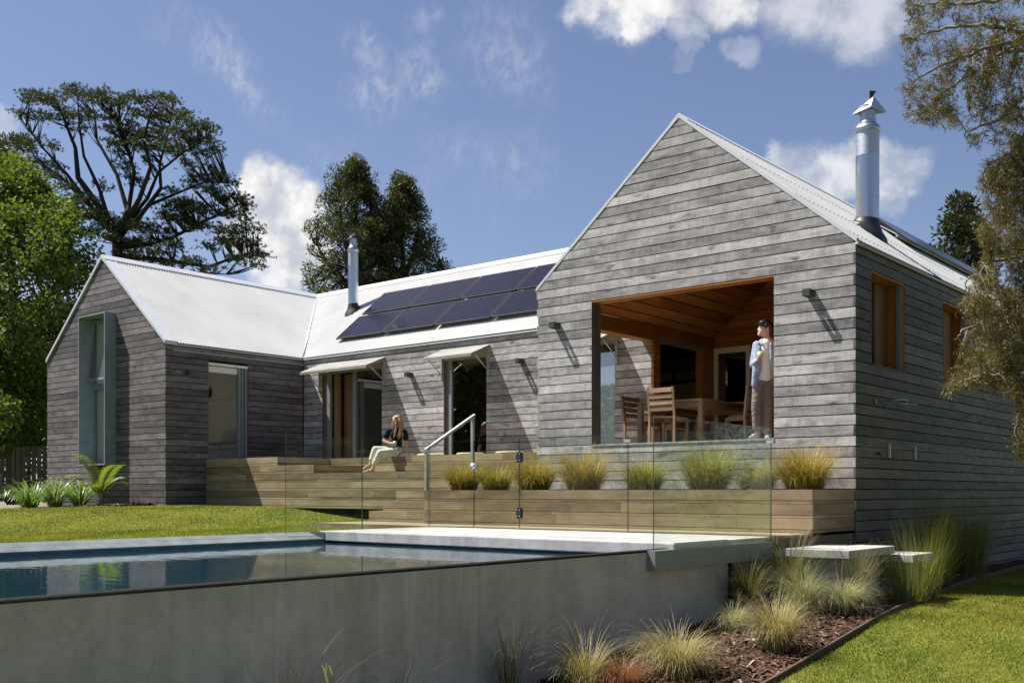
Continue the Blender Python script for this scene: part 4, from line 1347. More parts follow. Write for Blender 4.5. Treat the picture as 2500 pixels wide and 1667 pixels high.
def flue(name, lab, x, y, slope_n, r, zb, zp, dark):
    t_ = thing(name, lab, 'flue', None, (x, y, zb))
    h = zp - zb
    b_ = MB(); b_.lathe([(r, -.25), (r, h * .32)], 40); b_.lathe([(r * 1.012, h * .315), (r * 1.012, h - .42)], 40); b_.lathe([(r * 1.016, h * .312), (r * 1.016, h * .318)], 40); b_.build('pipe', t_, 'flue_steel', centre=False)
    b_ = MB(); b_.lathe([(r * 1.014, h - .43), (r * 1.014, h - .02)], 40); b_.build('mesh_band', t_, 'flue_mesh', centre=False)
    b_ = MB(); b_.lathe([(r * 1.0, h - .03), (r * 1.13, h - .03), (r * 1.16, h), (r * 1.05, h + .05), (r * .84, h + .10), (r * .70, h + .12)], 32); b_.build('collar', t_, 'flue_steel', centre=False)
    b_ = MB(); b_.lathe([(r * .78, h + .10), (r * .68, h + .22), (r * .74, h + .40)], 24); b_.build('inner_pipe', t_, 'flue_mesh', centre=False)
    # boot following the roof slope
    b_ = MB(); n_ = 28; prof = [(1.75, .0), (1.66, .03), (1.3, .065), (1.10, .13), (1.02, .20)]
    vs_ = []
    for k_, (rf, zz) in enumerate(prof):
        for j in range(n_):
            a = 2 * math.pi * j / n_; px_, py_ = rf * r * math.cos(a), rf * r * math.sin(a)
            follow = max(0, 1 - k_ * .2)
            vs_.append((px_, py_, zz + (px_ * slope_n[0] + py_ * slope_n[1]) * follow))
    fs_ = [(i * n_ + j, i * n_ + (j + 1) % n_, (i + 1) * n_ + (j + 1) % n_, (i + 1) * n_ + j) for i in range(len(prof) - 1) for j in range(n_)]
    b_.add(vs_, fs_, None, 0, True); b_.build('flashing_boot', t_, 'black_metal', centre=False)
    # wind cowl: folded pyramid on one side and a small tail vane
    b_ = MB(); z0 = h + .33
    cR = Vector((math.cos(TH), math.sin(TH), 0)); cF = Vector((-math.sin(TH), math.cos(TH), 0)); up_ = Vector((0, 0, 1))
    base_ = up_ * z0
    A = base_ + cR * r * .56 + up_ * r * 1.32
    q = [base_ - cR * r * 1.35 - up_ * r * .33 - cF * r * .1, base_ - cR * r * .08 - cF * r * 1.15, base_ + cR * r * 1.75 - up_ * r * .05 + cF * r * .1, base_ + cR * r * .3 + cF * r * 1.0]
    pts = [A] + q
    b_.add([tuple(v) for v in pts] + [tuple(v - Vector((0, 0, .012))) for v in pts], [(0, 1, 2), (0, 2, 3), (0, 3, 4), (0, 4, 1), (5, 7, 6), (5, 8, 7), (5, 9, 8), (5, 6, 9), (1, 6, 7, 2), (2, 7, 8, 3), (3, 8, 9, 4), (4, 9, 6, 1)])
    b_.build('cowl', t_, 'black_metal' if dark else 'galvanised', centre=False)
    b_ = MB()
    tv = [A + cR * r * a_ + up_ * r * c_ for a_, c_ in ((-.38, -.38), (-.36, .47), (.22, .42), (-.04, .02))]
    b_.add([tuple(v - cF * .006) for v in tv] + [tuple(v + cF * .006) for v in tv], [(0, 1, 2, 3), (7, 6, 5, 4), (0, 4, 5, 1), (1, 5, 6, 2), (2, 6, 7, 3), (3, 7, 4, 0)])
    b_.build('tail_vane', t_, 'black_metal', centre=False)
    return t_


flue('chimney_flue', 'tall stainless steel flue with folded metal cowl on the porch wing roof', -.95, 2.88, (-SL, 0), .187, RIDGE - SL * (HALF - .95) + .03, 6.02, False)
flue('chimney_flue', 'slim steel flue with black cowl beside the valley of the long roof', -16.2, 5.08, (0, SL), .135, EAVE + SL * (5.08 - YC) + .02, 6.66, True)

# outdoor shower on the shaded side wall
sh = thing('outdoor_shower', 'thin chrome outdoor shower arm and flat head on the shaded side wall', 'shower', None, (0, .75, 1.32))
b = MB(); b.tube([(.002, 0, 0), (.45, 0, 0), (.45, 0, -.05)], .011, 8); b.build('arm', sh, 'galvanised', centre=False)
b = MB(); b.lathe([(0, -.05), (.02, -.05), (.13, -.062), (.13, -.072), (0, -.072)], 24, (.45, 0)); b.build('shower_head', sh, 'galvanised', centre=False)
b = MB(); b.tube([(.001, 0, 0), (.012, 0, 0)], .03, 12); b.build('wall_flange', sh, 'galvanised', centre=False)
b = MB(); b.tube([(.001, .05, -.75), (.06, .05, -.75)], .02, 10); b.tube([(.05, .05, -.75), (.05, .05, -.83)], .007, 6); b.build('tap', sh, 'charcoal_metal', centre=False)
for y, nm in ((1.25, 'towel hook on the shaded side wall nearer the shower'), (2.35, 'towel hook on the shaded side wall nearer the tree')):
    b = MB(); b.box(.001, .03, y - .012, y + .012, .52, .72); tag(b.build('towel_hook', None, 'galvanised'), 'slim metal ' + nm, 'hook', 'hooks on the side wall')

# ================================================================== furniture
def dining_chair(lab, x, y, rz):
    t_ = thing('dining_chair', lab, 'chair', 'slatted timber dining chairs on the porch', (x, y, .8), rz)
    m_ = 'furniture_timber'
    for sx in (-1, 1):
        bx('leg', t_, m_, sx * .225 - .02, sx * .225 + .02, .19, .23, 0, .43, along=2)
        b_ = MB(); b_.prism([(-.24, 0), (-.20, 0), (-.19, .45), (-.255, .92), (-.29, .92), (-.235, .45)], 'y', sx * .235 - .018, sx * .235 + .018); b_.build('back_leg', t_, m_)
        bx('seat_rail', t_, m_, sx * .225 - .012, sx * .225 + .012, -.19, .189, .37, .43, along=1)
    for i in range(5): bx('seat_slat', t_, m_, -.205, .205, -.17 + i * .08, -.10 + i * .08, .431, .45, along=0)
    for i in range(4):
        z = .53 + i * .10
        y0 = -.205 - (z - .45) * .135
        bx('back_slat', t_, m_, -.216, .216, y0 - .03, y0 - .01, z, z + .075, along=0)
    bx('front_rail', t_, m_, -.204, .204, .20, .22, .37, .43, along=0)
    return t_


tb = thing('dining_table', 'long timber dining table on the covered porch', 'table', None, (-3.58, 1.95, .8))
for i in range(7): bx('top_board', tb, 'furniture_timber', -.64 + i * .183, -.64 + i * .183 + .18, -1.05, 1.05, .715, .75, along=1)
for sx in (-1, 1):
    for sy in (-1, 1): bx('leg', tb, 'furniture_timber', sx * .59 - .04, sx * .59 + .04, sy * .99 - .04, sy * .99 + .04, 0, .714, along=2)
    bx('apron', tb, 'furniture_timber', sx * .59 - .012, sx * .59 + .012, -.94, .94, .62, .713, along=1)
    bx('apron', tb, 'furniture_timber', -.54, .54, sx * .99 - .012, sx * .99 + .012, .62, .713, along=0)
dining_chair('timber dining chair with its slatted back to the pool, at the table end', -3.40, .62, 0)
dining_chair('timber dining chair pulled out between the table and the standing man', -2.38, 1.35, math.radians(72))
dining_chair('timber dining chair behind the man, far along the table', -2.62, 2.45, math.radians(88))
dining_chair('timber dining chair on the far long side of the table, first from the pool', -4.45, 1.45, math.radians(-92))
dining_chair('timber dining chair on the far long side of the table, second from the pool', -4.45, 2.35, math.radians(-88))
dining_chair('timber dining chair at the house end of the table', -3.6, 3.3, math.radians(180))

bs = thing('bookshelf', 'tall dark bookshelf full of books inside the house', 'bookshelf', None, (-8.6, 8.7, .8))
for x in (-1.25, -.42, .42, 1.23): bx('upright', bs, 'interior_brown', x, x + .03, -.15, .29, 0, 2.3)
for z in (0, .55, 1.05, 1.55, 2.0, 2.30): bx('shelf', bs, 'interior_brown', -1.22, 1.23, -.152, .288, z, z + .03)
b = MB()
for z in (.59, 1.09, 1.59, 2.04):
    x = -1.2
    while x < 1.18:
        w_ = random.uniform(.02, .05)
        if not any(abs(x + w_ / 2 - (u + .015)) < .05 for u in (-.42, .42)): b.box(x, x + w_ - .003, -.10 + random.uniform(0, .04), .15, z, z + random.uniform(.18, .30 if z < 2 else .23))
        x += w_
b.build('books', bs, 'book_paper', kind='stuff')

so = thing('sofa', 'grey sofa with loose cushions inside the far room', 'sofa', None, (-18.6, 2.9, .8))
bx('base', so, 'sofa_fabric', -.95, .95, -.45, .45, .05, .36); bx('backrest', so, 'sofa_fabric', -.95, .95, .28, .45, .361, .78)
for sx in (-1, 1): bx('armrest', so, 'sofa_fabric', sx * .95 - (.18 if sx > 0 else 0), sx * .95 + (.18 if sx < 0 else 0), -.44, .27, .361, .58)
for sx in (-.38, .38):
    o = bx('seat_cushion', so, 'sofa_fabric', sx - .37, sx + .37, -.46, .26, .361, .50); m_ = o.modifiers.new('b', 'BEVEL'); m_.width = .05; m_.segments = 3
    o = bx('back_cushion', so, 'sofa_fabric', sx - .34, sx + .34, .08, .27, .501, .92); m_ = o.modifiers.new('b', 'BEVEL'); m_.width = .07; m_.segments = 3
b = MB(); b.tube([(XL0 + .66, 3.835, 2.95), (XL0 + .66, 3.78, 2.95)], .16, 20)
sp = tag(b.build('wall_speaker', None, 'black_metal'), 'round black fitting high on the white wall of the far room', 'wall fitting')
for i, (x, lab) in enumerate(((-10.55, 'flat round straw floor cushion closest to the seated woman'), (-9.35, 'middle of the three straw floor cushions on the terrace'), (-8.25, 'flat round straw floor cushion closest to the porch gable'))):
    b = MB(); b.lathe([(0, .0), (.27, .0), (.30, .012), (.30, .03), (.27, .045), (0, .05)], 28, (x, 2.32)); o = b.build('floor_cushion', None, 'straw'); o.location.z = .80
    tag(o, lab, 'cushion', 'round straw floor cushions')
bq = thing('barbecue', 'dark barbecue standing inside the porch below the side window', 'barbecue', None, (-.62, 1.15, .8))
bx('cabinet', bq, 'charcoal_metal', -.28, .30, -.5, .5, .05, .92); b = MB(); b.tube([(0, -.46, 1.0), (0, .46, 1.0)], .22, 14); b.build('hood', bq, 'black_metal')
b = MB(); b.tube([(.24, -.3, 1.05), (.27, -.34, 1.2), (.27, -.35, 1.33)], .008, 6); b.tube([(.27, -.35, 1.31), (.27, -.355, 1.40)], [.02, .035], 8); b.build('ladle', bq, 'galvanised')
for sx in (-.2, .22):
    for sy in (-.42, .42): bx('foot', bq, 'black_metal', sx, sx + .05, sy - .025, sy + .025, 0, .05)


# ================================================================== people
class Blob:
    """overlapping tapered capsules and ellipsoids that a voxel remesh fuses into one skin"""
    def __init__(s): s.mb = MB()

    def ell(s, c, r, rot=(0, 0, 0), n=16, m=10):
        R_ = Matrix.Rotation(rot[2], 3, 'Z') @ Matrix.Rotation(rot[1], 3, 'Y') @ Matrix.Rotation(rot[0], 3, 'X')
        vs = [Vector((0, 0, -r[2]))]
        for i in range(1, m):
            ph = -math.pi / 2 + math.pi * i / m
            for k_ in range(n): vs.append(Vector((r[0] * math.cos(ph) * math.cos(2 * math.pi * k_ / n), r[1] * math.cos(ph) * math.sin(2 * math.pi * k_ / n), r[2] * math.sin(ph))))
        vs.append(Vector((0, 0, r[2])))
        fs = [(0, 1 + (k_ + 1) % n, 1 + k_) for k_ in range(n)]
        for i in range(m - 2):
            for k_ in range(n): fs.append((1 + i * n + k_, 1 + i * n + (k_ + 1) % n, 1 + (i + 1) * n + (k_ + 1) % n, 1 + (i + 1) * n + k_))
        t = len(vs) - 1; q = 1 + (m - 2) * n
        fs += [(q + k_, q + (k_ + 1) % n, t) for k_ in range(n)]
        s.mb.add([tuple(R_ @ v + Vector(c)) for v in vs], fs, None, 0, True)
        return s

    def cap(s, pts, rad):
        pts = [Vector(p) for p in pts]
        for i in range(len(pts) - 1):
            d = pts[i + 1] - pts[i]; L_ = max(1, int(d.length / (min(rad[i], rad[i + 1]) * .5)))
            e = d.normalized() * .0
            s.mb.tube([pts[i] - d.normalized() * rad[i] * .02] + [pts[i] + d * (j / 6) for j in range(1, 6)] + [pts[i + 1]], [rad[i] + (rad[i + 1] - rad[i]) * j / 6 for j in range(7)], 12)
        for p, r in zip(pts, rad): s.ell(p, (r, r, r), n=12, m=8)
        return s

    def build(s, name, parent, mat, voxel=.008, smooth=6, **props):
        o = s.mb.build(name, parent, mat, centre=False, **props)
        m_ = o.modifiers.new('skin', 'REMESH'); m_.mode = 'VOXEL'; m_.voxel_size = voxel; m_.use_smooth_shade = True
        if smooth: q = o.modifiers.new('smooth', 'SMOOTH'); q.factor = .5; q.iterations = smooth
        return o


def hand(bl, wrist, palm, tips, thumb, r=.0085):
    """palm between wrist and knuckles, four fingers of unequal length and a thumb, each a bent chain"""
    wrist, palm = Vector(wrist), Vector(palm)
    bl.cap([wrist, palm], [.024, .03])
    for pts in tips: bl.cap(pts, [r * 1.08, r, r * .85][:len(pts)])
    bl.cap(thumb, [r * 1.3, r * 1.1, r * .9][:len(thumb)])


# --- standing man with a mug, leaning on the jamb
man = thing('person', 'standing person in open blue shirt, white tee and grey trousers holding a mug', 'person', None, (-1.53, .185, .803), TH)
bl = Blob()
bl.ell((.065, .0, 1.665), (.098, .078, .118)).ell((.02, 0, 1.615), (.062, .058, .062)).ell((-.022, 0, 1.575), (.03, .035, .028))       # skull, jaw, chin
bl.cap([(-.018, 0, 1.675), (-.043, 0, 1.64)], [.012, .015]).ell((-.03, 0, 1.60), (.014, .022, .008)).ell((-.033, 0, 1.587), (.012, .02, .007))    # nose, lips
bl.ell((-.012, 0, 1.70), (.02, .06, .012)).ell((.085, -.082, 1.645), (.02, .012, .032), (0, .2, 0)).ell((.085, .082, 1.645), (.02, .012, .032))     # brow, ears
bl.ell((-.015, -.035, 1.672), (.014, .014, .009)).ell((-.015, .035, 1.672), (.014, .014, .009))
bl.cap([(.075, .01, 1.58), (.085, .01, 1.47)], [.056, .06])
bl.cap([(.08, 0, 1.45), (.06, 0, 1.1), (.05, 0, .9)], [.09, .1, .1])
bl.cap([(-.06, -.02, 1.40), (-.105, .0, 1.12), (-.085, -.17, 1.17)], [.045, .038, .026])
hand(bl, (-.085, -.17, 1.17), (-.082, -.215, 1.19), [[(-.10, -.235, 1.20), (-.085, -.275, 1.215), (-.05, -.272, 1.215)], [(-.10, -.232, 1.22), (-.088, -.278, 1.235), (-.048, -.274, 1.237)], [(-.10, -.228, 1.24), (-.088, -.272, 1.256), (-.05, -.27, 1.258)], [(-.098, -.235, 1.183), (-.08, -.268, 1.195), (-.055, -.262, 1.195)]], [(-.07, -.2, 1.21), (-.06, -.20, 1.245), (-.045, -.205, 1.265)])
bl.cap([(.21, .03, 1.40), (.24, .05, 1.10), (.165, -.03, .90)], [.045, .036, .026])
hand(bl, (.165, -.03, .90), (.145, -.06, .86), [[(.15, -.07, .84), (.145, -.075, .80)], [(.135, -.075, .84), (.13, -.078, .80)], [(.12, -.075, .845), (.115, -.078, .81)], [(.16, -.06, .84), (.158, -.065, .81)]], [(.125, -.06, .89), (.105, -.07, .865)])
bl.cap([(-.03, 0, .86), (-.07, -.02, .48), (-.05, .01, .09)], [.07, .05, .036]).cap([(.12, 0, .86), (.09, -.03, .48), (.085, 0, .09)], [.07, .05, .036])
bl.cap([(-.045, .02, .05), (-.10, -.03, .035), (-.165, -.075, .02)], [.034, .032, .022]).cap([(.085, .02, .05), (.075, -.06, .035), (.065, -.14, .02)], [.034, .032, .022])
bl.build('body', man, 'skin_light', .0075, 4)
bl = Blob()
bl.ell((.072, 0, 1.712), (.108, .09, .082)).ell((.125, 0, 1.675), (.062, .088, .095)).ell((.035, 0, 1.748), (.075, .08, .04))
for i in range(9): bl.cap([(.03 + .01 * random.random(), -.072 + i * .018, 1.762), (-.02, -.068 + i * .017, 1.742 + random.uniform(-.006, .006)), (-.034, -.064 + i * .016, 1.705 + random.uniform(-.012, .012))], [.018, .014, .006])
bl.cap([(.055, -.085, 1.70), (.05, -.088, 1.645)], [.02, .007]).cap([(.055, .085, 1.70), (.05, .088, 1.645)], [.02, .007]).cap([(.15, -.04, 1.64), (.135, -.04, 1.585)], [.04, .02]).cap([(.15, .04, 1.64), (.135, .04, 1.585)], [.04, .02])
bl.build('hair', man, 'hair_black', .006, 2)
bl = Blob()
bl.cap([(.075, -.0, 1.43), (.06, -.005, 1.2), (.05, -.01, .98), (.05, -.01, .90)], [.10, .115, .115, .118]).ell((.03, -.05, 1.25), (.09, .065, .18)).ell((.045, -.02, .90), (.125, .105, .06))
bl.ell((.07, -.01, 1.475), (.085, .07, .035))
bl.build('tee_shirt', man, 'white_tee', .009, 6)
bl = Blob()      # open shirt: back, two fronts that hang apart, sleeves, collar
bl.cap([(.085, .05, 1.41), (.085, .06, 1.15), (.09, .06, .86)], [.13, .132, .135])
bl.cap([(-.05, -.02, 1.41), (-.075, -.06, 1.2), (-.09, -.06, 1.0), (-.105, -.045, .81)], [.06, .06, .058, .05])
bl.cap([(-.045, -.07, 1.36), (-.05, -.105, 1.2), (-.062, -.10, .98)], [.032, .034, .03])
bl.cap([(.19, -.03, 1.41), (.185, -.075, 1.2), (.19, -.075, 1.0), (.20, -.04, .90)], [.07, .072, .07, .06])
bl.cap([(.125, -.085, 1.38), (.13, -.115, 1.2), (.145, -.11, 1.0)], [.032, .034, .03])
bl.cap([(-.06, .0, 1.41), (-.11, .01, 1.12)], [.068, .062]).cap([(-.11, .01, 1.12), (-.098, -.13, 1.145)], [.06, .044])
bl.cap([(.215, .01, 1.41), (.25, .02, 1.10)], [.07, .06]).cap([(.25, .02, 1.10), (.18, -.05, .93)], [.056, .044])
bl.cap([(.0, -.03, 1.47), (.03, .03, 1.51), (.09, .06, 1.53), (.14, .02, 1.52), (.15, -.05, 1.47)], [.022, .024, .026, .024, .022]).cap([(.0, -.03, 1.47), (.0, -.09, 1.41)], [.02, .016]).cap([(.15, -.05, 1.47), (.125, -.105, 1.41)], [.02, .016])
bl.build('open_shirt', man, 'blue_shirt', .0085, 4)
bl = Blob()
bl.ell((.05, .0, .86), (.155, .12, .10)).cap([(-.03, 0, .84), (-.075, -.025, .5), (-.06, .0, .17)], [.098, .077, .068]).cap([(.115, 0, .84), (.10, -.03, .5), (.09, 0, .16)], [.108, .09, .08])
bl.ell((.165, -.02, .86), (.06, .08, .09))
bl.build('trousers', man, 'linen_trousers', .009, 5)
bl = Blob()
bl.cap([(-.03, .03, .022), (-.10, -.028, .018), (-.17, -.078, .016)], [.038, .04, .034]).cap([(-.08, -.015, .045), (-.12, -.045, .045)], [.04, .038])
bl.cap([(.088, .045, .022), (.078, -.055, .018), (.066, -.15, .016)], [.038, .04, .034]).cap([(.08, -.03, .045), (.073, -.08, .043)], [.04, .038])
bl.build('sandals', man, 'slippers', .007, 2)


def mug(lab, loc, r=.042, h=.088):
    b_ = MB(); b_.lathe([(0, 0), (r * .9, 0), (r, .01), (r, h), (r * .88, h), (r * .84, .012), (0, .012)], 24)
    o = b_.build('mug', None, 'mug_glaze'); o.location = loc
    return tag(o, lab, 'mug', 'pale green mugs')


def local(o, p):
    r_ = Matrix.Rotation(TH, 3, 'Z'); return Vector(o.location) + r_ @ Vector(p)


mug('pale green mug in the hand of the standing person', local(man, (-.068, -.245, 1.195)))

# --- seated woman on the edge of the terrace
wom = thing('person', 'seated person in black blouse, cream trousers and sunglasses on the terrace edge', 'person', None, (-11.2, 1.97, .803), TH)
bl = Blob()
bl.ell((-.045, .0, .80), (.09, .075, .112)).ell((-.085, 0, .755), (.058, .055, .055)).ell((-.12, 0, .72), (.026, .03, .024))
bl.cap([(-.125, 0, .81), (-.148, 0, .775)], [.010, .013]).ell((-.135, 0, .742), (.012, .02, .007)).ell((-.06, -.075, .79), (.018, .012, .028))
bl.cap([(-.045, .01, .72), (-.05, .03, .61)], [.046, .05])
bl.cap([(-.05, .03, .56), (-.02, .04, .32), (-.06, .06, .12)], [.085, .085, .11])
bl.cap([(-.225, .0, .545), (-.305, -.04, .34), (-.14, -.13, .28)], [.04, .034, .024])
hand(bl, (-.14, -.13, .28), (-.10, -.15, .285), [[(-.085, -.17, .30), (-.06, -.20, .305), (-.035, -.19, .305)], [(-.085, -.17, .285), (-.055, -.20, .288), (-.032, -.19, .288)], [(-.085, -.168, .27), (-.058, -.195, .272), (-.036, -.187, .272)], [(-.088, -.16, .257), (-.065, -.183, .258)]], [(-.10, -.135, .305), (-.075, -.13, .325), (-.05, -.135, .33)], .008)
bl.cap([(.13, .09, .54), (.15, .17, .28), (.215, .23, .03)], [.04, .033, .024])
hand(bl, (.215, .23, .03), (.235, .24, .018), [[(.25, .235, .016), (.285, .23, .01)], [(.252, .25, .016), (.292, .255, .01)], [(.25, .262, .016), (.285, .275, .01)], [(.245, .272, .016), (.272, .29, .01)]], [(.22, .215, .02), (.235, .195, .012)], .008)
bl.cap([(-.10, -.0, .10), (-.50, -.14, .15), (-.59, -.20, -.16)], [.08, .055, .035]).cap([(-.05, -.05, .09), (-.38, -.26, .07), (-.52, -.30, -.26)], [.08, .055, .035])
bl.cap([(-.58, -.20, -.19), (-.65, -.22, -.23), (-.72, -.25, -.265)], [.032, .03, .02]).cap([(-.52, -.30, -.30), (-.62, -.32, -.335), (-.74, -.35, -.36)], [.032, .03, .02])
bl.build('body', wom, 'skin_light', .0075, 4)
bl = Blob()
bl.ell((-.01, 0, .838), (.10, .088, .085)).ell((.04, .01, .77), (.065, .088, .13)).cap([(.05, .06, .80), (.08, .06, .62), (.09, .05, .47)], [.06, .055, .03]).cap([(.045, -.06, .80), (.065, -.085, .63), (.05, -.11, .48), (.02, -.125, .39)], [.048, .045, .038, .014])
bl.cap([(-.05, -.078, .86), (-.025, -.088, .76), (-.03, -.09, .64), (-.05, -.105, .52), (-.08, -.12, .42)], [.02, .026, .026, .026, .012]).cap([(-.06, .08, .85), (-.05, .085, .70), (-.12, .02, .56), (-.15, -.05, .47)], [.02, .028, .03, .012])
for i in range(12): bl.cap([(.03 + .07 * random.random(), -.09 + .02 * random.random(), .60), (random.uniform(-.02, .10), -.115, random.uniform(.40, .47))], [.016, .006])
bl.build('hair', wom, 'hair_blonde', .0065, 2)
b = MB()
b.box(-.152, -.138, -.07, -.008, .785, .822); b.box(-.152, -.138, .008, .07, .785, .822); b.box(-.150, -.142, -.008, .008, .808, .818); b.box(-.146, -.04, -.083, -.078, .808, .818)
b.build('sunglasses', wom, 'lens_black', centre=False)
bl = Blob()
bl.cap([(-.05, .03, .565), (-.03, .035, .40), (-.02, .045, .25)], [.105, .12, .105]).cap([(-.20, .0, .56), (.10, .07, .56)], [.06, .062]).ell((-.09, -.06, .47), (.085, .06, .09)).ell((.0, -.05, .47), (.085, .06, .09))
bl.cap([(-.22, .0, .55), (-.268, -.015, .44)], [.066, .07]).cap([(.135, .09, .545), (.16, .13, .42)], [.066, .072])
bl.build('blouse', wom, 'black_blouse', .008, 4)
bl = Blob()
bl.ell((-.05, .06, .115), (.15, .14, .115)).cap([(-.03, .045, .22), (-.04, .05, .12)], [.10, .115])
bl.cap([(-.11, .0, .115), (-.49, -.14, .145), (-.565, -.185, -.07)], [.105, .078, .062]).cap([(-.05, -.06, .10), (-.37, -.26, .07), (-.485, -.29, -.17)], [.105, .078, .065])
bl.build('trousers', wom, 'cream_trousers', .0085, 5)
bl = Blob()
bl.cap([(-.565, -.20, -.235), (-.65, -.225, -.265), (-.735, -.255, -.293)], [.026, .028, .024]).cap([(-.62, -.215, -.215), (-.66, -.228, -.235)], [.037, .034]).cap([(-.585, -.20, -.18), (-.59, -.205, -.19)], [.041, .041])
bl.cap([(-.505, -.30, -.345), (-.62, -.32, -.37), (-.755, -.355, -.378)], [.026, .028, .024]).cap([(-.60, -.315, -.325), (-.65, -.325, -.34)], [.037, .034]).cap([(-.52, -.30, -.28), (-.525, -.302, -.29)], [.041, .041])
bl.build('sandals', wom, 'sandal', .007, 2)
mug('pale green mug held by the seated person', local(wom, (-.052, -.165, .245)), .036, .085)

# ================================================================== vegetation
CAMP = Vector((5.76, -14.38, 0.0))
RV = Vector((math.cos(TH), math.sin(TH), 0)); FV = Vector((-math.sin(TH), math.cos(TH), 0))


def at(px, py, d):
    """world point at distance d along the lens axis, photo grid 2500 x 1667"""
    return CAMP + FV * d + RV * ((px - 1250) / 2573.0 * d) + Vector((0, 0, (1202 - py) / 2573.0 * d))


def unit(a): return a / np.maximum(np.linalg.norm(a, axis=1, keepdims=True), 1e-9)


def leaf_cards(name, parent, mat, C, D, ln, wd, tint, fold=.0, mid=.5):
    """one pointed four-cornered leaf per row"""
    C = np.asarray(C, float); D = unit(np.asarray(D, float)); n = len(C)
    ln = np.broadcast_to(ln, (n,))[:, None]; wd = np.broadcast_to(wd, (n,))[:, None]
    S = unit(np.cross(D, rng.normal(size=(n, 3))))
    V = np.empty((n, 4, 3))
    V[:, 0] = C; V[:, 1] = C + D * ln * mid + S * wd * .5; V[:, 2] = C + D * ln; V[:, 3] = C + D * ln * mid - S * wd * .5
    F4 = np.arange(n * 4).reshape(n, 4)
    return np_mesh(name, V.reshape(-1, 3), F4, np.clip(tint, 0, 1), mat, parent)


def limb(mb, pts, r0, r1, sides=6):
    n = len(pts)
    mb.tube(pts, [r0 + (r1 - r0) * (i / (n - 1)) ** .8 for i in range(n)], sides)


def bez(a, b_, c, n=6): return [a * ((1 - t) ** 2) + b_ * (2 * t * (1 - t)) + c * (t * t) for t in [i / n for i in range(n + 1)]]


def in_poly(x, y, P_):
    c = False; j = len(P_) - 1
    for i in range(len(P_)):
        if ((P_[i][1] > y) != (P_[j][1] > y)) and (x < (P_[j][0] - P_[i][0]) * (y - P_[i][1]) / (P_[j][1] - P_[i][1]) + P_[i][0]): c = not c
        j = i
    return c


def poly_samples(P_, n, r_=None):
    xs = [p[0] for p in P_]; ys = [p[1] for p in P_]; out = []
    while len(out) < n:
        x, y = random.uniform(min(xs), max(xs)), random.uniform(min(ys), max(ys))
        if in_poly(x, y, P_): out.append((x, y))
    return out


